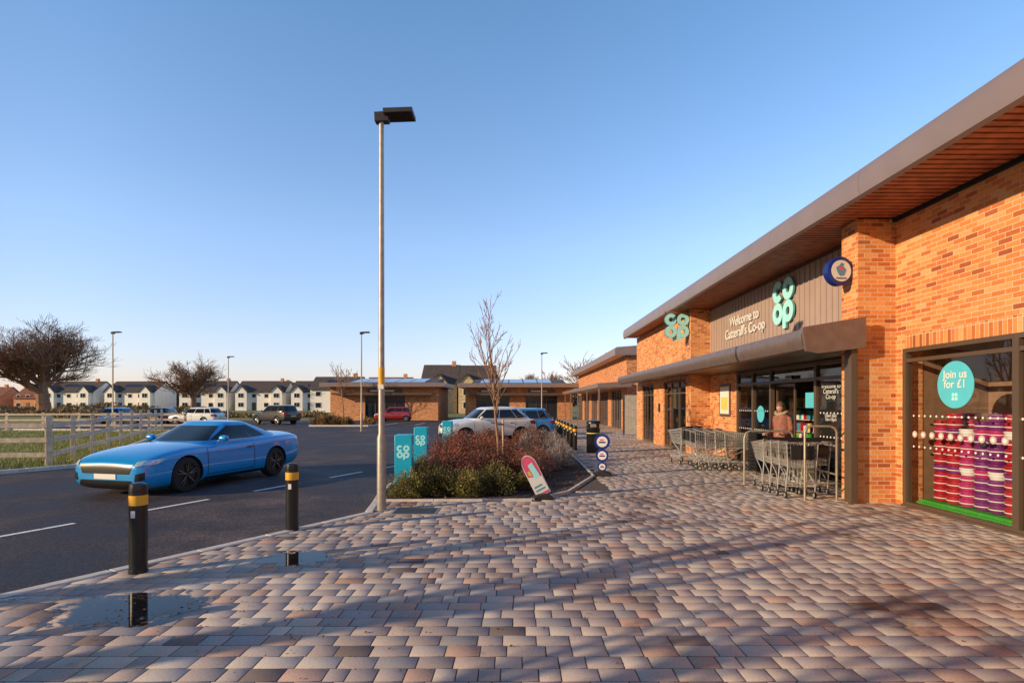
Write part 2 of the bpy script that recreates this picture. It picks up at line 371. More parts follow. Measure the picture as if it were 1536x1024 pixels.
def strip(b,pts,w,z0,z1,seg=.915,gap=.006,mat=0):
    for (x0,y0),(x1,y1) in zip(pts[:-1],pts[1:]):
        L=math.hypot(x1-x0,y1-y0); k=max(1,round(L/seg)); a=math.atan2(y1-y0,x1-x0)
        for i in range(k):
            M=Matrix.Translation((x0,y0,0))@Matrix.Rotation(a,4,'Z')
            b.box(i*L/k+gap/2,(i+1)*L/k-gap/2,-w/2,w/2,z0,z1+random.uniform(-.002,.002),mat,M)
b=MB()
strip(b,[(-8.17,-1.2),(-2.3,8.82)],.13,-.12,.012)
strip(b,[(-2.3,8.82),(-2.42,9.8),(-2.6,11),(-2.7,22.8),(1.78,22.8),(1.83,60)],.12,-.12,.03)
b.build('road_kerb',[M_concrete],bevel=.012)
b=MB(); strip(b,[(-2.3,9.85),(.27,9.95),(.98,10.85),(1.8,13.25),(1.83,22.7)],.06,-.05,.035,seg=.9)
b.build('bed_edging',[M_concrete],bevel=.006)
b=MB(); strip(b,[(-30,9.05),(-13.4,13.9),(-12.4,15.9),(-22.5,37),(-45,40)],.13,-.2,.0)
b.build('road_kerb',[M_concrete],bevel=.012)
def quadstrip(b,x0,y0,x1,y1,w,z):
    dx,dy=x1-x0,y1-y0; L=math.hypot(dx,dy); nx,ny=-dy/L*w/2,dx/L*w/2
    b.add([(x0-nx,y0-ny,z),(x1-nx,y1-ny,z),(x1+nx,y1+ny,z),(x0+nx,y0+ny,z)],[(0,1,2,3)],0)
b=MB()
p0=Vector((-6.83,8.05)); dr=Vector((.373,.928))
for t in (-5.6,-2.9,-.75,1.55,3.85,6.15,8.4,10.7,13,15.3,17.6):
    q=p0+dr*t; q1=q+dr*1.25; quadstrip(b,q.x,q.y,q1.x,q1.y,.1,-.095)
for yy in (23.4,25.8,28.3,30.8,33.3,35.8,38.3,40.8,43.3,45.8,48.3,50.8): quadstrip(b,-3.1,yy,1.7,yy,.1,-.095)
for i in range(14): quadstrip(b,-36+i*2.5,47.5,-36+i*2.5,52.5,.1,-.095)
b.build('road_markings',[M_mark])
b=MB(); b.box(-.36,.36,-.27,.27,-.02,.006,0); b.box(-.32,.32,-.23,.23,-.01,.010,1)
for i in range(10):
    for j in range(7): b.box(-.30+i*.062,-.30+i*.062+.03,-.2+j*.06,-.2+j*.06+.03,.009,.0125,1)
b.build('manhole_cover',[M_galv,mat('cover_iron',(.06,.057,.06),.6,.2)],loc=(-1.6,8.95,0))
M_puddle=bpy.data.materials.new('puddle_water'); M_puddle.use_nodes=True; nt=M_puddle.node_tree; nt.nodes.remove(nt.nodes['Principled BSDF'])
t=N(nt,'ShaderNodeBsdfTransparent'); t.inputs[0].default_value=(.40,.34,.31,1); gl=N(nt,'ShaderNodeBsdfGlossy'); gl.inputs['Roughness'].default_value=.02
fr=N(nt,'ShaderNodeFresnel'); fr.inputs[0].default_value=1.38; mx=N(nt,'ShaderNodeMixShader'); mx2=N(nt,'ShaderNodeMixShader'); t2=N(nt,'ShaderNodeBsdfTransparent')
tcp=N(nt,'ShaderNodeTexCoord'); nn=N(nt,'ShaderNodeTexNoise'); nn.inputs['Scale'].default_value=4.5; nn.inputs['Detail'].default_value=9; nn.inputs['Roughness'].default_value=.72; nt.links.new(tcp.outputs['Object'],nn.inputs['Vector'])
at=N(nt,'ShaderNodeAttribute'); at.attribute_name='Col'; ad=N(nt,'ShaderNodeMath',operation='MULTIPLY_ADD'); nt.links.new(nn.outputs['Fac'],ad.inputs[0]); ad.inputs[1].default_value=2.4; nt.links.new(at.outputs['Fac'],ad.inputs[2])
rr=N(nt,'ShaderNodeMapRange'); rr.inputs['From Min'].default_value=1.46; rr.inputs['From Max'].default_value=1.56; nt.links.new(ad.outputs[0],rr.inputs['Value'])
nt.links.new(fr.outputs[0],mx.inputs[0]); nt.links.new(t.outputs[0],mx.inputs[1]); nt.links.new(gl.outputs[0],mx.inputs[2])
nt.links.new(rr.outputs[0],mx2.inputs[0]); nt.links.new(t2.outputs[0],mx2.inputs[1]); nt.links.new(mx.outputs[0],mx2.inputs[2]); nt.links.new(mx2.outputs[0],nt.nodes['Material Output'].inputs[0])
def puddle(cx,cy,rx,ry):
    n=48; V=[(cx,cy,.0035)]; C=[1.0]
    for k in range(1,9):
        for i in range(n):
            a=2*math.pi*i/n; V.append((cx+rx*k/8*math.cos(a),cy+ry*k/8*math.sin(a),.0035)); C.append(1-(k/8)*1.25)
    F3=[(0,1+i,1+(i+1)%n) for i in range(n)]; F4=[(1+k*n+i,1+(k+1)*n+i,1+(k+1)*n+(i+1)%n,1+k*n+(i+1)%n) for k in range(7) for i in range(n)]
    me=bpy.data.meshes.new('puddle'); me.from_pydata(V,[],F3+F4); a=me.color_attributes.new('Col','FLOAT_COLOR','POINT'); a.data.foreach_set('color',[x for c in C for x in (c,c,c,1)]); me.materials.append(M_puddle)
    o=bpy.data.objects.new('puddle',me); COL.objects.link(o)
puddle(-3.2,4.70,1.05,.64); puddle(-2.4,6.22,.70,.58); puddle(-4.6,4.9,.4,.25)
n=260; cx=rng.uniform(-5,5.5,n); cy=rng.uniform(2.5,14,n); kk=inside(cx,cy,pave_poly); cx=cx[kk];cy=cy[kk]
cx=np.concatenate([cx,rng.normal(-3.2,.5,60),rng.normal(-1.8,.8,50)]);cy=np.concatenate([cy,rng.normal(4.7,.35,60),rng.normal(4.2,.5,50)])
n=len(cx)
def leafquads(c,nrm,up,ln,wd):
    s=np.cross(nrm,up); s/=np.linalg.norm(s,axis=1,keepdims=True)+1e-9
    V=np.stack([c-up*ln[:,None]*.5, c+s*wd[:,None]*.5, c+up*ln[:,None]*.5, c-s*wd[:,None]*.5],1)
    return V.reshape(-1,3), np.arange(len(c)*4).reshape(-1,4)
a=rng.uniform(0,6.28,n); up=np.stack([np.cos(a),np.sin(a),rng.uniform(-.2,.2,n)],1); nr=np.tile([0,0,1.],(n,1))+rng.normal(0,.25,(n,3))
V,F=leafquads(np.stack([cx,cy,np.full(n,.010)],1),nr,up,rng.uniform(.015,.04,n),rng.uniform(.01,.025,n))
npmesh('fallen_leaves',V,F,[M_leaf],np.repeat(np.array([(.12,.055,.025)])*rng.uniform(.5,2.0,(n,1)),4,0))

# ------------------------------------------------------------------ planting bed
bed=[(-2.36,9.85),(.27,9.97),(.96,10.87),(1.79,13.3),(1.8,22.75),(-2.64,22.75),(-2.54,11)]
b=MB(); b.prism(bed,'z',-.13,.012,0); b.build('planting_bed_soil',[M_mulch],recalc=True)
n=9000; cx=rng.uniform(-2.7,1.8,n); cy=rng.uniform(9.9,22.7,n); kk=inside(cx,cy,bed); cx=cx[kk];cy=cy[kk]; n=len(cx)
a=rng.uniform(0,6.28,n); up=np.stack([np.cos(a),np.sin(a),rng.uniform(-.5,.5,n)],1); nr=np.tile([0,0,1.],(n,1))+rng.normal(0,.5,(n,3))
V,F=leafquads(np.stack([cx,cy,rng.uniform(.014,.035,n)],1),nr,up,rng.uniform(.02,.07,n),rng.uniform(.01,.03,n))
npmesh('bark_chippings',V,F,[M_leaf],np.repeat(np.array([(.13,.058,.034)])*rng.uniform(.4,2.3,(n,1)),4,0))
def shrubs(name,plants,nper,size,aspect,cols,upright=.0,stem=(.06,.035,.02)):
    Vs=[];Fs=[];Cs=[];off=0
    for (x,y,r,h) in plants:
        n=int(nper*(r/.4)**2)
        ph=rng.uniform(0,6.28,n); ct=rng.uniform(0,1,n); st=np.sqrt(1-ct**2)
        lump=1+.18*np.sin(ph*3+x*7)+.14*np.sin(ph*5+ct*6+y*5)
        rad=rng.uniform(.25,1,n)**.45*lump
        P=np.stack([x+r*rad*st*np.cos(ph),y+r*rad*st*np.sin(ph),.02+h*rad*(ct*.95+.05)],1)
        out=np.stack([st*np.cos(ph),st*np.sin(ph),ct+.25],1)
        up=out*(1-upright)+np.array([0,0,1.])*upright+rng.normal(0,.45*(1-upright*.6),(n,3)); up/=np.linalg.norm(up,axis=1,keepdims=True)
        nr=rng.normal(0,1,(n,3)); nr=np.cross(up,nr)
        ln=size*rng.uniform(.6,1.5,n); V,F=leafquads(P,nr,up,ln,ln*aspect)
        tone=.85+.35*math.sin(x*5+y*3)
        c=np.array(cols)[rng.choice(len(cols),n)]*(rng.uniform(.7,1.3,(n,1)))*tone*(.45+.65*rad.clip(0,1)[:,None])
        Vs.append(V);Fs.append(F+off);Cs.append(np.repeat(c,4,0)); off+=len(V)
        m=int(26*(r/.4)); ph=rng.uniform(0,6.28,m); ct=rng.uniform(.2,1,m); st=np.sqrt(1-ct**2)
        tip=np.stack([x+r*1.1*st*np.cos(ph),y+r*1.1*st*np.sin(ph),h*ct*1.18],1); root=np.stack([x+.05*np.cos(ph),y+.05*np.sin(ph),np.full(m,.0)],1)
        sd=np.stack([-np.sin(ph),np.cos(ph),np.zeros(m)],1)*.004
        V=np.stack([root-sd,root+sd,tip+sd*.4,tip-sd*.4],1).reshape(-1,3); F=np.arange(m*4).reshape(-1,4)
        Vs.append(V);Fs.append(F+off);Cs.append(np.tile(np.array(stem),(m*4,1))); off+=len(V)
    return npmesh(name,np.concatenate(Vs),np.concatenate(Fs),[M_leaf],np.concatenate(Cs))
R=random.Random(4)
green=[(-1.95,10.35,.38,.42),(-1.45,10.5,.42,.46),(-.9,10.45,.40,.42),(-.4,10.6,.36,.36),(-1.75,11.1,.42,.55),(-.45,11.3,.4,.48),(-2.1,12.0,.35,.55),(.15,11.2,.3,.3)]
red=[(-1.1,11.3,.42,.58),(-1.5,12.1,.4,.64),(-.8,12.0,.42,.62),(-.1,12.1,.40,.55),(-1.4,13.0,.45,.68),(-.6,13.1,.45,.68),(.2,12.9,.4,.6),(-1.9,13.8,.42,.72),(-1.1,14.2,.45,.75),(-.3,14.2,.45,.72),(.5,13.9,.4,.6)]
red+=[(R.uniform(-2.1,.8),R.uniform(15,22),R.uniform(.4,.55),R.uniform(.6,.8)) for _ in range(22)]
lav=[(.75,14.4,.42,.55),(1.15,15.2,.40,.62),(.5,15.4,.45,.68),(1.1,16.3,.42,.66),(.3,16.4,.45,.75),(1.2,17.5,.4,.7),(.4,17.8,.45,.75),(1.2,18.9,.4,.7),(.4,19.4,.45,.7),(1.2,20.6,.4,.65),(.5,13.1,.3,.4)]
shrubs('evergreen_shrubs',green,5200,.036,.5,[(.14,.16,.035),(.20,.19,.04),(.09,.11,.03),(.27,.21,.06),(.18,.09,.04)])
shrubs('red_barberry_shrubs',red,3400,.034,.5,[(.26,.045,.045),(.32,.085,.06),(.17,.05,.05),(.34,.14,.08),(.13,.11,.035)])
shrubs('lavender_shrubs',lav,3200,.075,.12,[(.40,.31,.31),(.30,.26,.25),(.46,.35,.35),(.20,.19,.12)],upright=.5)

# ------------------------------------------------------------------ trees
def tree(name,loc,H,W,seed,m,counts,trunkL=.3,r0=.04,ang=(25,60),ratio=(.5,.72),up=.12,minr=.0,trunk_t=.55,wig=.22,trunkr=None):
    R=random.Random(seed); b=MB(); L=len(counts)
    def rv(): return Vector((R.gauss(0,1),R.gauss(0,1),R.gauss(0,1)))
    def grow(p,d,ln,r,lv):
        n=5 if lv==0 else 4 if lv<3 else 2
        pts=[p.copy()]; dirs=[d]
        for i in range(n):
            d=(d+rv()*wig*(.35 if lv==0 else 1)*.6+Vector((0,0,up*(lv>0)))).normalized(); p=p+d*ln/n; pts.append(p.copy()); dirs.append(d)
        end=.62 if lv==0 else .35
        b.tube(pts,[max(r*(1+(end-1)*i/n)*(1.35 if lv==0 and i==0 else 1),minr) for i in range(n+1)],n=8 if lv==0 else 5 if lv<3 else 3,cap=False)
        if lv<L:
            for k in range(counts[lv]):
                t=R.uniform(trunk_t if lv==0 else .25,1) if k else 1.0
                i=min(int(t*n),n-1); f=t*n-i; q=pts[i].lerp(pts[i+1],f); dd=dirs[i+1]
                ax=dd.cross(rv()).normalized(); a=math.radians(R.uniform(*ang))*(.5 if k==0 else 1)
                nd=Quaternion(ax,a)@dd
                if nd.z<-.25: nd.z*=-.3; nd.normalize()
                grow(q,nd,ln*R.uniform(*ratio)*(1.35 if lv==0 and trunkL<.4 else 1),r*(1-(.4)*t)*R.uniform(.5,.7),lv+1)
    grow(Vector((0,0,0)),Vector((0,0,1)),trunkL,r0,0)
    v=np.array(b.v); mz=v[:,2].max(); mr=np.percentile(np.hypot(v[:,0],v[:,1]),98.5)
    v[:,2]*=H/mz; v[:,0]*=W/2/mr; v[:,1]*=W/2/mr
    b.v=[tuple(p) for p in v]
    return b.build(name,[m],loc=loc)
tree('oak_tree',(-75,90,-.14),16.6,20,11,M_bark,[12,7,6,5,4],.24,.034,(30,60),minr=.0008,up=.14)
tree('oak_tree',(-64,112,-.14),12,13.5,23,M_bark,[10,6,6,4,3],.24,.030,(30,62),minr=.0011)
tree('sapling_tree',(-.5,15.8,0),4.9,1.9,5,M_sapbark,[20,4,3],1.0,.012,(22,42),(.28,.42),up=.12,minr=.0020,trunk_t=.36,wig=.12)
tree('bare_tree',(2.8,120,-.14),8.3,5.5,31,M_bark,[9,6,5,4],.4,.03,(18,40),minr=.003)
tree('bare_tree',(6.5,122,-.14),9,6,32,M_bark,[9,6,5,4],.4,.03,(18,40),minr=.003)
tree('bare_tree',(14,100,-.14),10.8,14,33,M_bark,[9,6,5,4],.3,.03,(25,60),minr=.0025)
tree('bare_tree',(-29,100,-.14),8.2,3.6,37,M_bark,[12,5,4],.9,.02,(15,35),(.3,.45),minr=.003)
tree('bare_tree',(-18,59,-.1),6.2,2.6,38,M_sapbark,[12,5,4],.9,.015,(15,35),(.3,.45),minr=.002)
# street trees across the road, out of frame: they throw the long shadows on the paving
for i,(x,y,h) in enumerate(((-13.0,-1.2,6.6),(-12.0,-2.75,6.2),(-13.8,.45,6.0),(-11.6,-4.1,5.8))):
    tree('bare_tree',(x,y,-.14),h,2.0,60+i,M_bark,[6,3],1.0,.055,(20,40),(.28,.40),minr=.004,trunk_t=.68,wig=.1)
b=MB(); b.tube([(-.38,15.75,0),(-.38,15.75,1.25)],.028,8,0); b.box(-.52,-.36,15.72,15.78,1.1,1.14,1); b.build('tree_stake',[M_timber,M_rubber])
def mass(name,items,n,size,cols):
    P=[];C=[]
    for (x0,x1,y,h) in items:
        m=int(n*(x1-x0)/30); x=rng.uniform(x0,x1,m)
        hh=h*(.65+.25*np.sin(x*.21+y)+.15*np.sin(x*.73)+.1*np.sin(x*1.9)); z=rng.uniform(0,1,m)**.7*hh
        P.append(np.stack([x,y+rng.uniform(-2.5,2.5,m),z-.1],1)); C.append(np.array(cols)[rng.choice(len(cols),m)]*rng.uniform(.6,1.3,(m,1)))
    P=np.concatenate(P);C=np.concatenate(C);m=len(P)
    up=rng.normal(0,1,(m,3)); up[:,2]=abs(up[:,2])+.4; up/=np.linalg.norm(up,axis=1,keepdims=True); nr=np.cross(up,rng.normal(0,1,(m,3)))
    ln=size*rng.uniform(.5,1.5,m); V,F=leafquads(P,nr,up,ln,ln*.45); npmesh(name,V,F,[M_leaf],np.repeat(C,4,0))
mass('distant_trees',[(-420,-60,330,11),(-60,300,340,9),(-200,-110,210,5.5)],2500,1.5,[(.09,.055,.035),(.11,.07,.04),(.07,.055,.03)])
mass('hedge',[(-150,-70,128,1.9),(-60,-26,75,1.1),(-110,-58,84,1.1)],2600,.5,[(.20,.11,.045),(.13,.11,.04),(.24,.15,.07)])
b=MB(); strip(b,[(-16.2,44.3),(-11.6,44.3),(-11.2,46.6),(-16.6,46.6),(-16.2,44.3)],.14,-.12,.03); b.build('island_kerb',[M_concrete])
polysheet('island_soil',[(-16.2,44.35),(-11.6,44.35),(-11.2,46.55),(-16.6,46.55)],-.01,M_mulch)
shrubs('island_shrubs',[(R.uniform(-16,-11.8),R.uniform(44.8,46.2),.6,R.uniform(.5,.8)) for _ in range(14)],420,.12,.4,[(.30,.12,.04),(.19,.15,.04),(.34,.20,.07)])
n=30000; t=rng.uniform(0,1,n); fx=-12.7-t*9.8-rng.uniform(0,1,n)**1.5*16; fy=15.7+t*21+rng.normal(0,.2,n)
up=np.stack([rng.normal(0,.3,n),rng.normal(0,.3,n),np.ones(n)],1); up/=np.linalg.norm(up,axis=1,keepdims=True); nr=np.cross(up,rng.normal(0,1,(n,3)))
ln=rng.uniform(.08,.24,n); V,F=leafquads(np.stack([fx,fy,-.13+ln*.45],1),nr,up,ln,np.full(n,.016))
npmesh('grass',V,F,[M_leaf],np.repeat(np.array([(.22,.25,.045),(.36,.28,.10),(.14,.20,.03)])[rng.choice(3,n)]*rng.uniform(.7,1.3,(n,1)),4,0))

# ------------------------------------------------------------------ fences
def fence(name,pts,h=1.25,sp=2.3,rails=(.35,.72,1.1)):
    e=empty(name); b=MB(); c=MB()
    for (x0,y0),(x1,y1) in zip(pts[:-1],pts[1:]):
        L=math.hypot(x1-x0,y1-y0); k=max(1,round(L/sp)); a=math.atan2(y1-y0,x1-x0)
        M=Matrix.Translation((x0,y0,-.14))@Matrix.Rotation(a,4,'Z')
        for i in range(k+1): b.box(i*L/k-.075,i*L/k+.075,-.05,.05,0,h+.08+random.uniform(-.02,.02),0,M)
        for z in rails:
            for i in range(k):
                dz=random.uniform(-.012,.012); c.box(i*L/k+.004,(i+1)*L/k-.004,-.09,-.052,z+dz-.065,z+dz+.065,0,M)
    b.build('posts',[M_timber],parent=e,bevel=.008); c.build('rails',[M_timber],parent=e)
fence('timber_fence',[(-30,12.6),(-13.3,16.1),(-22.3,35.6)],h=1.4,rails=(.4,.8,1.22))
fence('timber_fence',[(-60,36.5),(-23,39.3)],h=1.15)

# ------------------------------------------------------------------ street furniture
def bollard(x,y,z=0,h=.90,r=.082):
    b=MB(); b.lathe([(r,-.05),(r,.62),(r*1.0,h-.05),(r*.93,h-.015),(r*.6,h),(0.001,h+.004)],20,0)
    b.lathe([(r+.003,h-.22),(r+.003,h-.12)],20,1); b.lathe([(r+.006,.03),(r+.006,0)],20,0)
    b.lathe([(r*1.03,h-.095),(r*1.03,h-.07)],20,0)
    b.box(-.02,.02,-r-.004,-r+.01,h-.34,h-.27,2)
    return b.build('bollard',[M_black,M_yellow,M_white],loc=(x,y,z))
for p in ((-3.82,5.72),(-3.02,7.62),(-5.05,3.45),(-6.15,1.55),(-7.2,-.3)): bollard(*p)
for i in range(10): bollard(2.12,20.6+i*1.55,0)
M_lh=mat('lamp_housing',(.05,.045,.042),.45,.3)
def lamp(x,y,z,h,band=True):
    e=empty('street_lamp',(x,y,z)); b=MB()
    b.lathe([(.12,-.02),(.12,.012)],20,0)
    b.lathe([(.072,0),(.072,1.15),(.05,1.22),(.045,h*.6),(.038,h-.05)],16,0)
    b.build('column',[M_galv],parent=e)
    b=MB(); b.lathe([(.051,2.0),(.051,2.28)],16,0); b.box(-.045,.045,-.056,-.048,1.93,2.0,1)
    if band: b.build('id_band',[M_yellow,M_white],parent=e)
    b=MB(); M=Matrix.Translation((0,0,h))@Matrix.Rotation(math.radians(-2),4,'Y')
    b.box(-.10,.12,-.07,.07,-.10,.045,0,M); b.box(.06,.52,-.17,.17,-.02,.05,0,M); b.box(.12,.49,-.14,.14,-.024,-.018,1,M)
    for i in range(5): b.box(-.02+i*.02,-.012+i*.02,-.05,.05,.045,.065,0,M)
    b.build('lamp_head',[M_lh,M_dark],parent=e,bevel=.01)
lamp(-2.16,9.05,0,6.28)
lamp(-27.8,39,-.12,6.7,band=False); lamp(-28.5,56,-.1,6.4,band=False); lamp(-10,36.5,-.1,6.35,band=False); lamp(2.3,52,0,6.3,band=False)
b=MB(); b.lathe([(.20,0),(.235,.03),(.235,.78),(.25,.80),(.25,.84)],24,0)
b.lathe([(.25,1.0),(.25,1.05),(.22,1.10),(.08,1.13),(.001,1.13)],24,0)
for a in range(4):
    t=a*math.pi/2+.78; b.tube([(.22*math.cos(t),.22*math.sin(t),.83),(.22*math.cos(t),.22*math.sin(t),1.01)],.03,6,0)
b.lathe([(.2,.80),(.2,.88)],20,0); b.lathe([(.238,.66),(.238,.69)],24,1)
b.build('litter_bin',[M_black,M_yel2],loc=(2.66,19.7,0))
for (x,y,rz) in ((-2.18,11.0,.05),(-2.42,14.4,.0),(-2.38,19.5,0)):
    e=empty('sign_bollard',(x,y,.0),rz); b=MB(); b.box(-.165,.165,-.165,.165,0,1.1,0); b.build('shell',[M_cyanm],parent=e,bevel=.01)
    b=MB(); b.box(-.17,.17,-.17,.17,0,.03,0); b.build('base',[M_black],parent=e)
    b=MB(); logo(b,0,.78,.26,.004,0,0,lambda u,v,w:(u,-.165-w,v)); b.build('logo_print',[M_cyanl],parent=e)
    b=MB(); logo(b,0,.78,.26,.004,0,0,lambda u,v,w:(.165+w,u,v)); b.build('logo_print',[M_cyanl],parent=e)
e=empty('pavement_sign',(.42,10.15,.0),math.radians(8)); tilt=Matrix.Translation((.07,0,.07))@Matrix.Rotation(math.radians(-27),4,'Y')
def rboard(w,h,d,n=14):
    return [(-w,0),(w,0)]+[(w*math.cos(a),h-w*1.5+w*1.5*math.sin(a)) for a in [math.pi*i/n for i in range(n+1)]]
def addboard(b,pts,y0,y1,m):
    bb=MB(); bb.prism(pts,'y',y0,y1,0); b.add([tuple(tilt@Vector(p)) for p in bb.v],bb.f,m)
b=MB(); addboard(b,rboard(.135,.78,0),-.012,.012,0)
addboard(b,[(p[0]*.9,p[1]*.97+.01) for p in rboard(.135,.78,0)],-.015,.015,1)
addboard(b,[(-.12,.05),(.12,.05),(.12,.32),(-.12,.40)],-.018,.018,2)
addboard(b,[(-.02,.32),(.09,.34),(.06,.62),(-.03,.6)],-.019,.019,3)
addboard(b,[(-.09,.42),(-.035,.40),(-.045,.5),(-.09,.5)],-.019,.019,4)
addboard(b,[(-.1,.1),(.08,.1),(.08,.13),(-.1,.13)],-.020,.020,5); addboard(b,[(-.1,.17),(.05,.17),(.05,.2),(-.1,.2)],-.020,.020,5)
b.build('board',[M_white,M_pink,M_white,M_cyanl,M_yel2,M_teal],parent=e,recalc=True)
b=MB(); b.prism([(-.2,0),(.24,0),(.2,.05),(.1,.09),(-.02,.09),(-.16,.04)],'y',-.17,.17,0); b.build('foot',[M_rubber],parent=e,bevel=.01)
e=empty('pavement_sign',(2.02,13.4,0),math.radians(-8)); b=MB()
for z,r in ((.80,.185),(.475,.15),(.21,.11)):
    b.lathe([(r,-.03),(r,.03)],36,0,'y',(0,0,z)); b.lathe([(r*.68,-.034),(r*.68,.034)],36,1,'y',(0,0,z)); b.box(-r*.42,r*.42,-.037,.037,z-r*.18,z+r*.02,0); b.box(-r*.3,r*.2,-.037,.037,z+r*.12,z+r*.32,2)
b.build('discs',[M_blue,M_white,M_pink],parent=e)
b=MB(); b.prism([(-.24,0),(.24,0),(.2,.06),(.06,.11),(-.06,.11),(-.2,.06)],'y',-.17,.17,0); b.box(-.03,.03,-.02,.02,.1,.66,0); b.build('foot',[M_rubber],parent=e,bevel=.01)

# ------------------------------------------------------------------ main shop
S=empty('brick_supermarket')
b=MB(); T=4.86
b.box(6.5,6.8,-3,4.2,0,T); b.box(6.5,6.8,4.2,9.49,2.85,T); b.box(6.5,6.8,9.49,9.72,0,T)
b.box(5.85,6.8,9.72,10.2,0,T)
b.box(6.5,6.8,16.7,19.05,0,3.05)
b.box(5.85,6.8,19.05,19.6,0,T); b.box(5.85,6.15,19.6,22.6,2.56,T); b.box(5.85,6.15,22.6,24.2,0,T); b.box(5.85,6.15,24.2,26.4,2.56,T); b.box(5.85,6.15,26.4,27.3,0,T); b.box(5.85,20,27.3,27.6,0,T)
b.box(6.5,20,-3.3,-3,0,T); b.box(19.7,20,-3,27.3,0,T)
b.build('walls',[M_brick],parent=S)
b=MB(); b.box(6.498,6.8,4.2,9.49,2.615,2.85); b.build('soldier_course',[M_sold],parent=S)
b=MB()
def fr(x0,x1,y0,y1,z0,z1,mt=0): b.box(x0,x1,y0,y1,z0,z1,mt)
fx0,fx1=6.46,6.56
fr(fx0,fx1,9.41,9.488,0,2.613); fr(fx0,fx1,4.2,9.41,2.545,2.613); fr(fx0,fx1,4.2,9.41,0,.075); fr(fx0,fx1,4.2,4.28,.075,2.545)
for yy in (7.34,5.3): fr(fx0,fx1,yy-.05,yy+.05,.075,2.545)
fr(fx0+.004,fx1,4.28,7.29,2.38,2.44); fr(fx0+.004,fx1,7.39,9.41,2.38,2.44)
fr(6.43,6.5,4.2,9.49,-.0,.03)
for yy in (10.24,11.22,12.28,14.46,15.55,16.62): fr(fx0,fx1,yy-.045,yy+.045,0,2.6)
for y0,y1 in ((10.285,11.175),(11.265,12.235),(12.325,14.415),(14.505,15.505),(15.595,16.575)):
    fr(fx0+.003,fx1,y0,y1,2.52,2.6); fr(fx0+.003,fx1,y0,y1,2.2,2.27)
    if y0!=12.325: fr(fx0+.003,fx1,y0,y1,.0,.08)
fr(6.60,6.64,13.45,13.50,0,2.18); fr(6.60,6.64,14.36,14.41,0,2.18); fr(6.60,6.64,13.5,14.36,2.12,2.18); fr(6.60,6.64,13.5,14.36,0,.1)
b.box(6.40,6.46,13.2,13.5,2.28,2.36,1)
for y0,y1 in ((19.6,22.6),(24.2,26.4)):
    k=3
    for i in range(k+1):
        yy=y0+.03+(y1-y0-.06)*i/k; fr(5.9,5.98,yy-.03,yy+.03,0,2.56)
    fr(5.903,5.98,y0,y1,2.48,2.56); fr(5.903,5.98,y0,y1,2.05,2.1); fr(5.903,5.98,y0,y1,0,.1)
b.build('window_frames',[M_frame,M_black],parent=S)
b=MB()
def pane(x,y0,y1,z0,z1): b.add([(x,y0,z0),(x,y0,z1),(x,y1,z1),(x,y1,z0)],[(0,1,2,3)],0)
for y0,y1 in ((4.28,5.25),(5.35,7.29),(7.39,9.41)):
    pane(6.507,y0,y1,.075,2.38); pane(6.507,y0,y1,2.44,2.545)
for y0,y1 in ((10.285,11.175),(11.265,12.235),(14.505,15.505),(15.595,16.575)): pane(6.507,y0,y1,.08,2.2); pane(6.507,y0,y1,2.27,2.52)
pane(6.507,12.325,14.415,2.27,2.52); pane(6.62,13.5,14.36,.1,2.12)
for y0,y1 in ((19.6,22.6),(24.2,26.4)): pane(5.933,y0,y1,.1,2.48)
o=b.build('window_panes',[M_glass],parent=S)
if o.data.polygons[0].normal.x>0: o.data.flip_normals()
b=MB(); b.box(6.8,19.7,-3,27.3,-.02,.012,0); b.box(13.5,13.6,-3,27.3,.012,3.0,1); b.box(6.8,13.5,-3,27.3,3.0,3.06,1); b.box(6.8,13.5,19.3,19.4,.012,3,1); b.box(6.15,13.5,23.3,23.4,.012,3,1)
b.box(6.56,6.8,4.2,9.49,-.02,.014,0); b.box(6.5,6.8,10.2,16.7,-.02,.014,0); b.box(6.8,13,9.5,9.7,.014,3,2)
b.box(7.9,7.96,5.0,9.49,.014,2.99,2)
b.build('interior_shell',[M_floor,M_cream,M_brownboard],parent=S)
b=MB()
for k,xx in enumerate((8.6,10.4,12.2)):
    b.box(xx,xx+.5,10.2,18.6,.02,.12,0)
    for lv in range(5):
        b.box(xx,xx+.5,10.2,18.6,.12+lv*.36,.14+lv*.36,0); y=10.25
        while y<18.5:
            wd=random.uniform(.08,.22); b.box(xx+.02,xx+.45,y,y+wd,.14+lv*.36,.14+lv*.36+random.uniform(.16,.3),random.randint(1,6)); y+=wd+.01
b.build('shelves',[M_cream,M_red,M_yel2,M_teal,M_purple,M_white,M_green],parent=S)
Y0,Y1=-3.4,27.6
b=MB(); prof=[(5.27,4.83),(5.205,4.86),(5.18,5.0),(5.185,5.14),(5.22,5.25),(5.30,5.31),(5.6,5.36),(20.2,6.1),(20.2,5.0),(5.27,4.96)]
y=Y0
while y<Y1-.1:
    yn=min(y+3.0,Y1); b.prism(prof,'y',y+.004,yn-.004,0); y=yn
b.build('roof_fascia',[M_fascia],parent=S,recalc=True)
b=MB()
y=Y0+.05
while y<Y1-.15:
    x1=6.5 if y<19.05 else 5.85
    if not(9.6<y<10.2): b.box(5.275,x1-.003,y,y+.10,4.865,4.89,0)
    else: b.box(5.275,5.847,y,y+.10,4.865,4.89,0)
    y+=.145
b.box(5.275,6.49,Y0+.02,Y1-.02,4.925,4.935,1)
b.box(6.44,6.498,-3,9.71,4.80,4.862,1)
b.build('soffit_boards',[M_soffit,M_dark],parent=S)
b=MB(); b.box(6.5,6.6,10.2,19.05,3.05,4.862,0)
y=10.3
while y<19.0: b.box(6.478,6.499,y,y+.035,3.12,4.79,0); y+=.225
b.box(6.47,6.5,10.2,19.05,4.80,4.86,1); b.box(6.55,6.8,10.2,19.05,2.6,3.05,1)
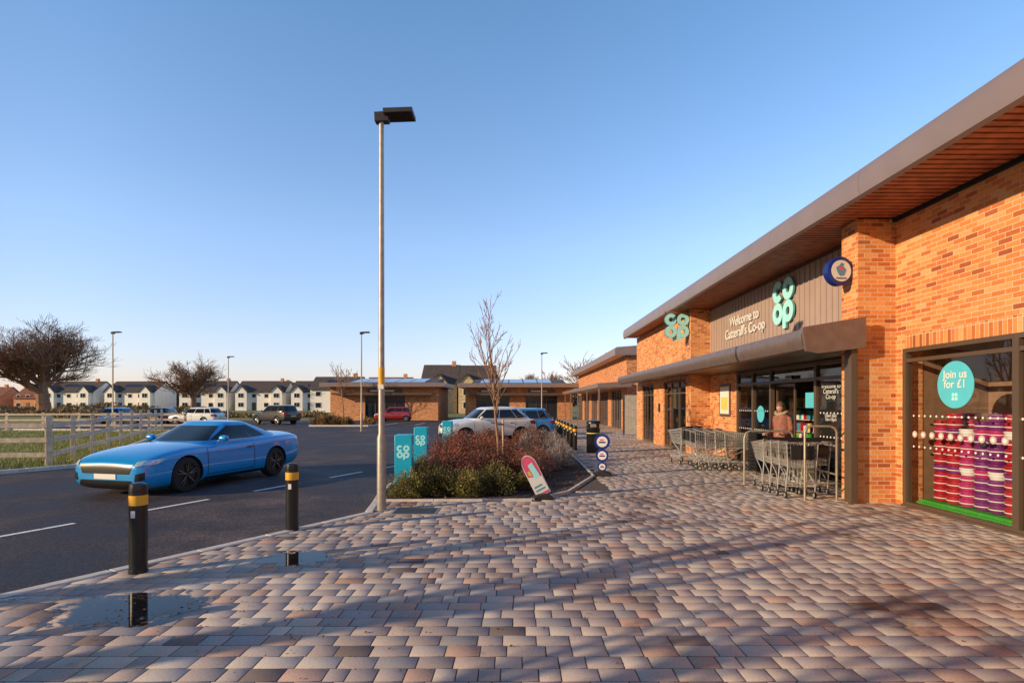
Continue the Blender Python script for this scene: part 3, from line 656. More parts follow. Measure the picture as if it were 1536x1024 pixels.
b.build('cladding',[M_clad,M_frame],parent=S)
b=MB(); cy0,cy1=9.55,27.0
cp=[(5.84,3.10),(4.95,2.94),(4.86,2.94),(4.84,2.80),(4.86,2.66),(4.98,2.60),(5.0,2.66),(5.84,2.68)]
b.prism(cp,'y',cy0,cy1,0)
b.prism([(5.845,3.10),(6.49,3.14),(6.49,2.62),(5.845,2.68)],'y',10.205,19.045,0)
b.build('canopy',[M_frame],parent=S,recalc=True)
b=MB(); b.prism([(4.80,2.98),(4.80,2.9),(4.86,2.58),(5.05,2.54),(5.86,2.64),(5.86,3.16)],'y',9.50,9.56,0)
b.build('canopy_end_cap',[mat('end_cap_metal',(.20,.14,.125),.45,.3)],parent=S,recalc=True)
b=MB(); cl=mat('canopy_fascia',(.19,.14,.12),.4,.3)
b.prism([(4.825,2.955),(4.80,2.86),(4.815,2.72),(4.87,2.62),(4.84,2.8),(4.86,2.955)],'y',9.57,26.98,0); b.build('canopy_gutter',[cl],parent=S,recalc=True)
b=MB(); b.box(5.66,5.76,9.58,9.68,0,2.63); b.box(5.70,5.845,9.74,9.86,0,2.62); b.build('canopy_post',[M_frame],parent=S)
E=empty('shop_sign'); b=MB(); logo(b,-13.67,4.16,1.12,.045,0,1,lambda u,v,w:(6.455-w,-u,v)); b.build('logo_letters',[M_cyanl,M_cyand],parent=E)
text('welcome_text',"Welcome to\nCatterall's Co-op",.40,(6.462,16.15,4.0),M_white,E,space=.85,bold=.002)
E=empty('hanging_sign'); b=MB(); logo(b,5.42,4.33,.86,.03,0,1,lambda u,v,w:(u,19.18-w,v)); logo(b,-5.42,4.33,.86,.03,0,1,lambda u,v,w:(-u,19.22+w,v))
b.box(5.0,5.85,19.185,19.215,4.76,4.81,2); b.tube([(5.2,19.2,4.5),(5.2,19.2,4.78)],.012,6,2); b.tube([(5.6,19.2,4.5),(5.6,19.2,4.78)],.012,6,2)
b.build('logo_letters',[M_cyanl,M_cyand,M_fascia],parent=E)
E=empty('hanging_sign',(5.62,9.9,4.0),math.radians(8)); b=MB(); b.lathe([(.235,-.07),(.25,-.06),(.25,.06),(.235,.07)],40,0,'y'); b.lathe([(.185,-.075),(.185,.075)],40,1,'y')
b.box(.2,.262,-.05,.05,-.08,.08,0)
b.prism([(-.08,-.02),(-.03,-.09),(.05,-.08),(.09,.02),(.03,.08),(.05,.12),(.0,.14),(-.04,.09),(-.1,.06)],'y',-.079,.079,2); b.box(-.1,.1,-.078,.078,-.14,-.12,0); b.box(-.05,.02,-.081,.081,.01,.07,3)
b.build('drum',[M_blue,M_white,mat('print_blue',(.1,.3,.5),.4),M_pink],parent=E,recalc=True)
E=empty('window_sticker'); b=MB(); b.lathe([(.35,6.497),(.35,6.503)],48,0,'x',(0,8.4,1.98)); b.build('disc',[M_cyan],parent=E)
text('sticker_text','Join us\nfor £1',.17,(6.493,8.4,2.08),M_white,E,extrude=.001,space=.85,bold=.002)
b=MB()
for (dy,dz) in ((.03,.03),(-.03,.03),(.03,-.03),(-.03,-.03)): b.lathe([(.028,6.490),(.028,6.496)],16,0,'x',(0,8.4+dy,1.8+dz))
b.build('sticker_icon',[M_cyanl],parent=E)
b=MB()
yy=4.4
while yy<9.35:
    for z,r in ((1.50,.017),(1.0,.017)): b.lathe([(r,6.497),(r,6.502)],14,0,'x',(0,yy,z))
    yy+=.125
yy=4.5
while yy<9.35: b.lathe([(.055,6.497),(.055,6.502)],20,1,'x',(0,yy,1.2)); b.lathe([(.03,6.494),(.03,6.4965)],12,0,'x',(0,yy,1.2)); yy+=.19
for y0,y1 in ((10.3,12.2),(14.55,16.55)):
    yy=y0
    while yy<y1: b.lathe([(.02,6.497),(.02,6.502)],12,0,'x',(0,yy,1.5)); b.lathe([(.02,6.497),(.02,6.502)],12,0,'x',(0,yy,1.0)); yy+=.13
b.build('window_manifestation',[M_white,M_grey],parent=E)
text('door_text',"Welcome to\nCatterall's\nCo-op",.14,(6.493,11.72,2.02),M_white,E,extrude=.001,space=.8)
text('hours_text',"Open daily\n7am-10pm",.10,(6.493,11.72,1.42),M_white,E,extrude=.001,space=.8)
b=MB(); b.box(6.52,6.53,11.30,12.20,.1,2.19,1); b.lathe([(.22,6.497),(.22,6.503)],36,0,'x',(0,15.1,1.42)); b.box(6.70,6.72,12.6,13.15,1.6,1.95,0); b.build('posters',[M_cyan,M_dark],parent=E)
E=empty('wall_poster'); b=MB(); b.box(6.47,6.5,17.2,18.1,1.3,2.3,0); b.box(6.464,6.47,17.28,18.02,1.38,2.22,1); b.box(6.460,6.464,17.35,17.9,1.5,1.9,2); b.build('poster_board',[M_frame,M_white,M_yel2],parent=E)
b=MB(); b.box(5.83,5.85,23.1,23.35,1.35,1.7); b.build('meter_box',[M_black])
b=MB(); b.box(6.66,7.75,7.5,9.35,.09,.13,3)
for iy in range(6):
    for ix in range(2):
        x,y=6.86+ix*.27+random.uniform(-.01,.01),7.80+iy*.265; hgt=[12,12,11,10,12,11][iy]
        for k in range(hgt):
            z=.14+k*.118; mt=(0,0,1,2,2,0)[5-iy] if k%5!=4 else random.choice((4,1,2)); jx=random.uniform(-.008,.008)
            b.lathe([(.098,z),(.118,z+.085),(.125,z+.088),(.125,z+.108),(.118,z+.112)],12,mt,c=(x+jx,y,0))
            b.lathe([(.1215,z+.045),(.1215,z+.058)],12,4,c=(x+jx,y,0))
for k in range(7): b.box(6.62+k*.14,6.62+k*.14+.1,7.45,9.38,.02,.09,3)
b.build('sweet_tub_display',[M_red,M_magenta,M_purple,M_green,M_white])
# ------------------------------------------------------------------ trolleys
def trolley_mesh():
    b=MB(); L=.88
    def top(s): return (s*L-.44, .27-.045*s, 1.0-.10*s)
    def bot(s): return (s*(L-.14)-.40,.215-.045*s,.56+.03*s)
    W=.0038
    for sd in (-1,1):
        for i in range(19):
            s=i/18; a=top(s);c=bot(s); b.tube([(a[0],sd*a[1],a[2]),(c[0],sd*c[1],c[2])],W,4,0,cap=False)
        for k in range(6):
            t=k/5; P=[]
            for s in (0,1):
                a=top(s);c=bot(s); P.append(tuple(Vector((a[0],sd*a[1],a[2])).lerp(Vector((c[0],sd*c[1],c[2])),t)))
            b.tube(P,W*(2 if k in(0,5) else 1),5,0)
    for s in (0,1):
        a=top(s);c=bot(s)
        for k in range(10):
            q=-1+2*k/9; b.tube([(a[0],q*a[1],a[2]),(c[0],q*c[1],c[2])],W,4,0,cap=False)
        for k in range(6):
            t=k/5; y=a[1]+(c[1]-a[1])*t; x=a[0]+(c[0]-a[0])*t; z=a[2]+(c[2]-a[2])*t; b.tube([(x,-y,z),(x,y,z)],W*(2 if k==0 else 1),4,0)
    for k in range(9):
        q=-1+2*k/8; b.tube([(bot(0)[0],q*bot(0)[1],bot(0)[2]),(bot(1)[0],q*bot(1)[1],bot(1)[2])],W,4,0,cap=False)
    for sd in (-1,1):
        b.tube([(-.52,sd*.27,1.04),(-.44,sd*.265,.98),(-.42,sd*.24,.58),(-.36,sd*.25,.22),(.40,sd*.17,.18)],.012,6,0)
        b.tube([(-.36,sd*.25,.22),(-.2,sd*.22,.40),(.18,sd*.19,.57)],.010,6,0)
        for x,yy in ((-.36,.25),(.38,.17)):
            b.tube([(x,sd*yy,.22),(x+.02,sd*yy,.12)],.012,6,0); b.lathe([(.03,-.012),(.06,-.014),(.06,.014),(.03,.012)],14,1,'y',(x+.03,sd*yy,.06))
            b.lathe([(.034,-.016),(.034,.016)],10,0,'y',(x+.03,sd*yy,.06))
    b.tube([(.40,-.17,.18),(.40,.17,.18)],.012,6,0); b.tube([(-.36,-.25,.22),(-.36,.25,.22)],.01,6,0)
    b.tube([(-.52,-.28,1.04),(-.52,.28,1.04)],.019,10,2); b.box(-.47,-.455,-.2,.2,.70,.95,2)
    return b
tm=trolley_mesh(); first=tm.build('shopping_trolley',[M_chrome,M_rubber,M_black]); first.location=(5.12,10.5,0); first.rotation_euler=(0,0,math.radians(84))
def tr(x,y,a):
    o=bpy.data.objects.new('shopping_trolley',first.data); COL.objects.link(o); o.location=(x,y,0); o.rotation_euler=(0,0,math.radians(a))
tr(5.10,10.78,84); tr(5.08,11.06,84); tr(5.06,11.34,84); tr(5.55,10.9,88); tr(5.55,11.2,88)
tr(5.0,14.6,-6); tr(5.24,14.57,-6); tr(5.48,14.54,-6); tr(5.72,14.52,-6); tr(5.1,15.4,-4); tr(5.4,15.4,-4)
tr(4.75,16.2,100); tr(4.8,16.45,100); tr(5.7,16.2,3)
b=MB()
for y in (9.95,11.95):
    b.tube([(5.83,y,0),(5.83,y,.98),(5.79,y,1.08),(5.71,y,1.12),(4.92,y,1.12),(4.84,y,1.08),(4.8,y,.98),(4.8,y,0)] if y>11 else [(5.62,y,0),(5.62,y,1.2),(5.58,y,1.27),(5.5,y,1.3),(5.16,y,1.3),(5.09,y,1.27),(5.06,y,1.2),(5.06,y,0)],.021,10,0)
for z in (.45,.95): b.tube([(5.62,9.95,z),(5.82,11.95,z)],.017,8,0)
b.tube([(5.06,9.95,.3),(5.62,9.95,.3)],.015,8,0)
b.build('trolley_bay_rail',[M_galv])
b=MB()
for k in range(11):
    z=.06+k*.085; b.box(-.22,.22,-.16,.16,z,z+.057,0); b.box(-.24,.24,-.18,.18,z+.058,z+.072,0)
b.tube([(-.22,-.19,.0),(-.22,-.19,1.0)],.012,6,0); b.tube([(.22,-.19,.0),(.22,-.19,1.0)],.012,6,0)
b.build('shopping_basket_stack',[M_black],loc=(5.95,13.85,0),rot=(0,0,.2))
b=MB()
for i in range(9): b.box(5.75+i*.13,5.75+i*.13+.12,30.4,30.43,.08,2.15,0)
b.box(5.7,5.76,30.38,30.48,0,2.2,1); b.box(6.92,6.98,30.38,30.48,0,2.2,1); b.box(5.76,6.92,30.44,30.48,.3,.4,1); b.box(5.76,6.92,30.44,30.48,1.8,1.9,1)
b.build('service_gate',[M_cream,M_frame])
# ------------------------------------------------------------------ further shop units
S2=empty('brick_shop_building'); b=MB()
b.box(6.9,15,35.5,36.0,-.1,4.7,0); y=36.0
while y<60:
    b.box(6.9,7.2,y,y+1.4,-.1,4.7,0); b.box(6.9,7.2,y+1.4,y+5.5,2.6,4.7,0); b.box(7.02,7.04,y+1.4,y+5.5,0,2.6,1)
    for k in range(5): b.box(6.97,7.05,y+1.4+k*1.0,y+1.46+k*1.0,0,2.6,2)
    y+=5.5
b.box(14.7,15,36,63.5,-.1,4.7,0)
b.prism([(6.1,4.7),(6.08,5.1),(6.2,5.2),(15.3,5.9),(15.3,4.72)],'y',35.1,63.5,2)
b.prism([(4.86,2.66),(4.86,2.92),(6.89,3.05),(6.89,2.7)],'y',34.0,60,2)
for yy in (34.1,40,46,52,58): b.box(4.92,5.0,yy,yy+.08,0,2.66,2)
b.build('structure',[M_brick2,M_farglass,M_fascia],parent=S2,recalc=True)
def unit(name,x0,x1,y,seg):
    e=empty(name); b=MB()
    b.box(x0,x1,y+.31,y+9,-.14,3.5,0)
    for (a,c,kind) in seg:
        if kind=='b': b.box(a,c,y,y+.3,-.14,3.5,0)
        else:
            b.box(a,c,y,y+.3,2.55,3.5,0); b.box(a,c,y+.15,y+.17,-.1,2.55,1); k=max(2,int((c-a)/1.1))
            for i in range(k+1): xx=a+(c-a-.07)*i/k; b.box(xx,xx+.07,y+.08,y+.2,-.1,2.55,2)
            b.box(a,c,y+.09,y+.19,2.1,2.17,2)
            b.box(a+.3,c-.3,y-.06,y-.003,2.9,3.3,2); b.box(a+.6,c-1.2,y-.07,y-.062,3.0,3.18,4)
    b.box(x0-.8,x1+.8,y-1.2,y+9.6,3.5,3.95,6)
    b.box(x0+.5,x1-.5,y-1.15,y-1.05,2.62,2.85,2); b.box(x0+.5,x1-.5,y-1.05,y-.07,2.68,2.74,2)
    b.prism([(y+1.5,3.95),(y+8,4.75),(y+9,4.75),(y+9,3.95)],'x',x0+.5,x1-.5,5)
    for i in range(int((x1-x0-3)/1.7)):
        xx=x0+1.5+i*1.7; P=[(xx,y+2.4,4.12),(xx+1.6,y+2.4,4.12),(xx+1.6,y+7.6,4.76),(xx,y+7.6,4.76)]; b.add(P,[(0,1,2,3)],3)
    b.build('structure',[M_brick2,M_farglass,M_frame,M_solar,M_white,M_slate,M_fascia],parent=e,recalc=True)
unit('brick_shop_building',-20.4,-8.6,62,[(-20.4,-16.6,'b'),(-16.6,-12.2,'g'),(-12.2,-8.6,'b')])
unit('brick_shop_building',-5.8,6.3,64,[(-5.8,-4.6,'b'),(-4.6,-.8,'g'),(-.8,1.0,'b'),(1.0,4.6,'g'),(4.6,6.3,'b')])
def house(name,x,y,w,dp,eave,ridge,mw,mr,gables=(.25,),rz=0,solar=False,seed=0):
    e=empty(name,(x,y,-.14),rz); b=MB()
    b.box(-w/2,w/2,0,dp,0,eave,0)
    b.prism([(-.0,eave),(dp/2,ridge),(dp,eave)],'x',-w/2+.01,w/2-.01,0)
    b.build('walls',[mw],parent=e,recalc=True)
    b=MB()
    b.prism([(-.4,eave-.15),(dp/2,ridge+.02),(dp/2,ridge+.2),(-.45,eave+.02)],'x',-w/2-.25,w/2+.25,0)
    b.prism([(dp+.4,eave-.15),(dp/2,ridge+.02),(dp/2,ridge+.2),(dp+.45,eave+.02)],'x',-w/2-.25,w/2+.25,0)
    gw=2.9
    for gx in gables:
        cx=-w/2+gx*w; gr=eave+1.6
        b.prism([(cx-gw/2-.3,eave-.25),(cx,gr),(cx,gr+.2),(cx-gw/2-.4,eave-.1)],'y',-1.3,dp/2-.5,0)
        b.prism([(cx+gw/2+.3,eave-.25),(cx,gr),(cx,gr+.2),(cx+gw/2+.4,eave-.1)],'y',-1.3,dp/2-.5,0)
    b.build('roof',[mr],parent=e,recalc=True)
    b=MB()
    for gx in gables:
        cx=-w/2+gx*w; b.prism([(cx-gw/2,0),(cx+gw/2,0),(cx+gw/2,eave),(cx,eave+1.55),(cx-gw/2,eave)],'y',-1.0,-.01,0)
        for z in (.9,3.3): b.box(cx-.75,cx+.75,-1.06,-1.0,z,z+1.25,1); b.box(cx-.65,cx-.04,-1.08,-1.06,z+.1,z+1.15,2); b.box(cx+.04,cx+.65,-1.08,-1.06,z+.1,z+1.15,2)
    k=int(w/2.6)
    for i in range(k):
        cx=-w/2+(i+.5)*w/k
        if any(abs(cx-(-w/2+g*w))<gw/2+.5 for g in gables): continue
        b.box(cx-.55,cx+.55,-.06,0,3.3,4.4,1); b.box(cx-.47,cx+.47,-.08,-.06,3.4,4.3,2)
        if i%2: b.box(cx-.5,cx+.5,-.07,0,0.05,2.1,3)
        else: b.box(cx-.65,cx+.65,-.06,0,.9,2.1,1); b.box(cx-.56,cx+.56,-.08,-.06,1.0,2.0,2)
    b.build('bays_and_windows',[mw,M_white,M_farglass,M_frame],parent=e,recalc=True)
    if solar:
        b=MB(); s=(ridge-eave)/(dp/2)
        for i in range(4):
            xx=-w*.22+i*1.2; P=[(xx,.9,eave+.9*s+.26),(xx+1.1,.9,eave+.9*s+.26),(xx+1.1,2.7,eave+2.7*s+.26),(xx,2.7,eave+2.7*s+.26)]; b.add(P,[(0,1,2,3)],0)
        b.build('solar_panels',[M_solar],parent=e)
    b=MB(); b.box(w*.3,w*.3+.7,dp/2-.35,dp/2+.35,ridge-.3,ridge+.9,0); b.build('chimney',[M_brick2],parent=e)
hy=148
for i,x in enumerate((-117,-101)): house('white_house',x,hy,13.5,8.5,4.9,7.6,M_render,M_slate,(.15,.85),solar=True,seed=i,rz=-.06)
for i,x in enumerate((-81.5,-67,-52.5)): house('white_house',x,hy,12.6,8.5,4.9,7.7,M_render,M_slate,(.14,.86),solar=(i!=1),seed=i+5,rz=.03)
for i,x in enumerate((-92,-74,-60,-45,-36)): house('brick_house',x,hy+22,11,8.5,5.0,8.2,M_brick2,M_redtile if i%2 else M_slate,(.5,),seed=i+9)
for i,x in enumerate((-156,-141,-170)): house('brick_house',x,165,11,8.5,3.4,6.6,M_brick2,M_redtile,(),seed=i)
house('stone_house',-14.2,104,6.4,8,5.6,9.0,M_stone,M_slate,(.5,),seed=2); house('stone_house',-7.4,104,6.6,8,5.6,8.9,M_stone,M_slate,(.25,),seed=3,solar=True)
house('white_house',-38,118,10,8,4.8,7.4,M_render,M_slate,(.7,),seed=4,solar=True); house('brick_house',-27,118,9,8,4.8,7.3,M_brick2,M_redtile,(.3,),seed=6,solar=True)

# ------------------------------------------------------------------ cars
def qpatch(bvh,axis,q,m,mb,off=.005,nx=12,ny=5):
    (a,b_,c,d_)=[Vector(p) for p in q]; pts=[];ok=[]
    for j in range(ny+1):
        for i in range(nx+1):
            u,v=i/nx,j/ny; p=a.lerp(b_,u).lerp(d_.lerp(c,u),v)
            if axis=='y+': o=Vector((p[0],3,p[1]));dr=Vector((0,-1,0))
            elif axis=='y-': o=Vector((p[0],-3,p[1]));dr=Vector((0,1,0))
            elif axis=='x+': o=Vector((5,p[0],p[1]));dr=Vector((-1,0,0))
            elif axis=='x-': o=Vector((-5,p[0],p[1]));dr=Vector((1,0,0))
            else: o=Vector((p[0],p[1],4));dr=Vector((0,0,-1))
            h=bvh.ray_cast(o,dr)
            if h[0] is None: pts.append((0,0,0));ok.append(False)
            else: pts.append(tuple(h[0]+h[1]*off*(1 if h[1].dot(dr)<0 else -1)-dr*off*.5)); ok.append(True)
    fs=[]
    for j in range(ny):
        for i in range(nx):
            f=(j*(nx+1)+i,j*(nx+1)+i+1,(j+1)*(nx+1)+i+1,(j+1)*(nx+1)+i)
            if all(ok[k] for k in f): fs.append(f)
    if fs: mb.add(pts,fs,m,True)
def car(name,loc,head,sp):
    e=empty(name,loc,head); L,W=sp['L'],sp['W']; paint=sp['paint']; st=sp['st']
    b=MB(); vs=[]
    for (x,hw,zb,zs,zt) in st:
        row=[(x,0,zb),(x,hw*.78,zb),(x,hw*.95,zb+.07),(x,hw,zb+.35*(zs-zb)),(x,hw*.985,zb+.68*(zs-zb)),(x,hw*.965,zs-.045),(x,hw*.88,zs),(x,hw*.5,zt-.01),(x,0,zt)]
        row+= [(x,-p[1],p[2]) for p in row[-2:0:-1]]
        vs.append(row)
    n=len(vs[0]); flat=[p for r_ in vs for p in r_]; fs=[(i*n+j,i*n+(j+1)%n,(i+1)*n+(j+1)%n,(i+1)*n+j) for i in range(len(vs)-1) for j in range(n)]
    fs+=[tuple(range(n)),tuple(range((len(vs)-1)*n,len(vs)*n))[::-1]]
    b.add(flat,fs,0,True); o=b.build('body_tmp',[paint,M_rubber,M_black],recalc=True)
    sm=o.modifiers.new('s','SUBSURF'); sm.levels=2; sm.render_levels=2
    R_,xf,xr=sp['R'],sp['xf'],sp['xr']
    c=MB()
    for x in (xf,xr):
        for sd in (-1,1): c.lathe([(R_+.045,sd*(W/2-.30)),(R_+.045,sd*(W/2+.3))],32,0,'y',(x,0,R_))
    cu=c.build('cut',[M_rubber],recalc=True)
    bo=o.modifiers.new('b','BOOLEAN'); bo.object=cu; bo.operation='DIFFERENCE'; bo.solver='EXACT'; bo.material_mode='TRANSFER'
    bpy.context.view_layer.update(); dg=bpy.context.evaluated_depsgraph_get()
    me=bpy.data.meshes.new_from_object(o.evaluated_get(dg)); bpy.data.objects.remove(o); bpy.data.objects.remove(cu)
    if sp.get('clad'):
        ki=[i for i,m in enumerate(me.materials) if m==M_black]
        if ki:
            for p in me.polygons:
                if p.center.z<sp['clad'] and me.materials[p.material_index]==paint: p.material_index=ki[0]
    try: me.set_sharp_from_angle(angle=math.radians(38))
    except Exception: pass
    bod=bpy.data.objects.new('body',me); COL.objects.link(bod); bod.parent=e
    bvB=BVHTree.FromPolygons([v.co for v in me.vertices],[list(p.vertices) for p in me.polygons])
    G=sp['gh']; z0,z1=G['z']; NN=64; rings=[]
    def prm(v):
        c_=min(v,1); cp_=max(c_,0)
        return G['xf'][0]+(G['xf'][1]-G['xf'][0])*c_, G['xr'][0]+(G['xr'][1]-G['xr'][0])*c_, G['w'][0]+(G['w'][1]-G['w'][0])*cp_**1.3
    lv=[(v,z0+(z1-z0)*v,1) for v in (-.15,0,.15,.3,.45,.6,.75,.87,.95)]
    lv+=[(1,z1,.97),(1,z1+.018,.9),(1,z1+.032,.75),(1,z1+.045,.45),(1,z1+.05,.02)]
    for v,z,k in lv:
        a_,r__,ww=prm(v); cx=(a_+r__)/2; aa=(a_-r__)/2; pw=2/4.2
        rings.append([(cx+k*aa*math.copysign(abs(math.cos(t))**pw,math.cos(t)),k*ww*math.copysign(abs(math.sin(t))**pw,math.sin(t)),z) for t in [2*math.pi*i/NN for i in range(NN)]])
    b=MB(); fl=[p for r_ in rings for p in r_]; fs=[(i*NN+j,i*NN+(j+1)%NN,(i+1)*NN+(j+1)%NN,(i+1)*NN+j) for i in range(len(rings)-1) for j in range(NN)]
    fs+=[tuple(range((len(rings)-1)*NN,len(rings)*NN))]; b.add(fl,fs,0,True)
    b.build('cabin',[paint],parent=e,recalc=True)
    bvG=BVHTree.FromPolygons([Vector(p) for p in fl],fs)
    b=MB()
    def X(v,end): a_,r__,_=prm(v); return a_ if end=='f' else r__
    va,vb=.06,.84; za,zb_=z0+(z1-z0)*va+.02,z0+(z1-z0)*vb
    wa,wb=prm(va)[2]*.86,prm(vb)[2]*.84
    qpatch(bvG,'x+',[(-wa,za),(wa,za),(wb,zb_),(-wb,zb_)],0,b,nx=20,ny=10); qpatch(bvG,'x-',[(-wa,za+.03),(wa,za+.03),(wb,zb_),(-wb,zb_)],0,b,nx=20,ny=10)
    rq=G.get('rq',(.35,.25)); fa,fb=X(va,'f')-.30,X(vb,'f')-.20; ra,rb=X(va,'r')+rq[0],X(vb,'r')+rq[1]
    for sgn_ in ('y+','y-'):
        prev=0
        for cpos in sp.get('pill',[.5])+[1.0]:
            u0,u1=prev+(.012 if prev>0 else 0),cpos-(.012 if cpos<1 else 0)
            la=lambda u:fa+(ra-fa)*u; lb=lambda u:fb+(rb-fb)*u
            qpatch(bvG,sgn_,[(la(u0),za+.01),(la(u1),za+.01+(.03 if u1==1 else 0)),(lb(u1),zb_),(lb(u0),zb_)],0,b,nx=14,ny=8); prev=cpos
    b.build('windows',[M_dglass],parent=e)
    b=MB()
    for ax,q,m_ in sp['front']: qpatch(bvB,ax,q,m_,b,nx=12,ny=6,off=(.008 if m_ in (2,3,4) else .005))
    for s_ in ('y+','y-'):
        for x in sp['doors']: qpatch(bvB,s_,[(x,.30),(x+.012,.30),(x+.012,z0-.03),(x,z0-.03)],1,b,nx=1,ny=12,off=.003)
        qpatch(bvB,s_,[(sp['doors'][0],.30),(sp['doors'][-1],.30),(sp['doors'][-1],.312),(sp['doors'][0],.312)],1,b,nx=14,ny=1,off=.003)
        for x in sp['doors'][1:]: qpatch(bvB,s_,[(x+.06,z0-.17),(x+.24,z0-.17),(x+.24,z0-.14),(x+.06,z0-.14)],1,b,nx=3,ny=1,off=.012)
    b.build('trim',[M_dglass,M_black,M_lampw,M_lampr,M_white,M_yel2,M_silver],parent=e)
    b=MB()
    for sd in (-1,1):
        mx_,my_,mz_=G['xf'][0]-.48,sd*(W/2+.03),z0+.09
        bb=MB(); bb.lathe([(.01,-.10),(.07,-.08),(.085,0),(.07,.07),(.01,.09)],14,0,'y'); b.add([(mx_+p[0]*.9,my_+p[1],mz_+p[2]*.85) for p in bb.v],bb.f,0,True)
        b.tube([(mx_,sd*(W/2-.12),z0+.02),(mx_,my_-sd*.06,mz_-.02)],.02,6,1)
    b.build('mirrors',[paint,M_black],parent=e)
    b=MB()
    for x in (xf,xr):
        for sd in (-1,1):
            yo=sd*(W/2-.03); wi=.11 if R_<.33 else .125; y0_,y1_=yo-sd*2*wi,yo
            b.lathe([(R_*.62,y0_),(R_*.93,y0_+sd*.005),(R_,y0_+sd*.03),(R_,y1_-sd*.03),(R_*.93,y1_-sd*.005),(R_*.70,y1_),(R_*.69,y1_-sd*.03)],32,0,'y',(x,0,R_)); b.lathe([(R_*.66,y1_-sd*.028),(R_*.66,y1_-sd*.024)],28,2,'y',(x,0,R_))
            bb=MB(); bb.tube([(R_*.69*math.cos(t),0,R_*.69*math.sin(t)) for t in [2*math.pi*i/28 for i in range(29)]],.014,6,0,cap=False); b.add([(x+p[0],y1_-sd*.010,R_+p[2]) for p in bb.v],bb.f,1,True)
            for k in range(5):
                for dd in (-.09,.09):
                    t=2*math.pi*k/5+.3; b.tube([(x+.04*math.cos(t),y1_-sd*.012,R_+.04*math.sin(t)),(x+R_*.67*math.cos(t+dd*1.6),y1_-sd*.010,R_+R_*.67*math.sin(t+dd*1.6))],[.022,.014],6,1)
            b.lathe([(.045,y1_-sd*.03),(.04,y1_-sd*.002)],14,1,'y',(x,0,R_))
    b.build('wheels',[M_rubber,sp.get('rim',M_silver),M_black],parent=e)
    return e
def paint(n,c,metal=.0): return mat(n,c,.28,metal,.02,coat=1.0)
P_blue=paint('car_paint_blue',(.003,.30,.72),.1); P_white=paint('car_paint_white',(.78,.78,.75)); P_blue2=paint('car_paint_light_blue',(.04,.24,.55),.2)
P_grey=paint('car_paint_grey',(.06,.055,.05),.3); P_red=paint('car_paint_red',(.35,.015,.015)); P_dk=paint('car_paint_dark',(.03,.04,.07),.2)
coupe=dict(L=4.78,W=1.92,R=.355,xf=1.42,xr=-1.30,paint=P_blue,rim=mat('alloy_dark',(.10,.10,.105),.35,.8),
 st=[(2.42,.66,.34,.56,.60),(2.39,.82,.20,.66,.70),(2.25,.89,.13,.75,.80),(1.9,.945,.12,.84,.89),(1.42,.97,.12,.90,.965),(.95,.955,.13,.915,1.0),(.4,.93,.13,.915,1.0),(-.4,.93,.13,.935,1.0),(-.95,.955,.14,.985,1.01),(-1.4,.97,.15,1.01,1.04),(-1.9,.94,.18,1.01,1.08),(-2.2,.90,.24,1.0,1.09),(-2.33,.86,.30,.96,1.05),(-2.38,.78,.38,.86,.92)],
 gh=dict(z=(.95,1.36),xf=(.98,.10),xr=(-1.95,-.72),w=(.84,.60),rq=(.85,.35)),pill=[.70],doors=[.88,-.55],
 front=[('x+',[(-.56,.46),(.56,.46),(.64,.64),(-.64,.64)],1),('x+',[(-.74,.16),(.74,.16),(.60,.34),(-.60,.34)],1),
  ('x+',[(.67,.60),(.89,.64),(.91,.73),(.69,.69)],2),('x+',[(-.67,.60),(-.89,.64),(-.91,.73),(-.69,.69)],2),
  ('x+',[(-.26,.36),(.26,.36),(.26,.46),(-.26,.46)],4),('x+',[(.68,.32),(.84,.36),(.84,.50),(.70,.46)],1),('x+',[(-.68,.32),(-.84,.36),(-.84,.50),(-.70,.46)],1),
  ('x-',[(-.8,.72),(.8,.72),(.8,.88),(-.8,.88)],1),('x-',[(.45,.73),(.78,.73),(.78,.87),(.45,.87)],3),('x-',[(-.45,.73),(-.78,.73),(-.78,.87),(-.45,.87)],3),
  ('y+',[(-.9,.20),(.95,.20),(.95,.25),(-.9,.25)],1)])
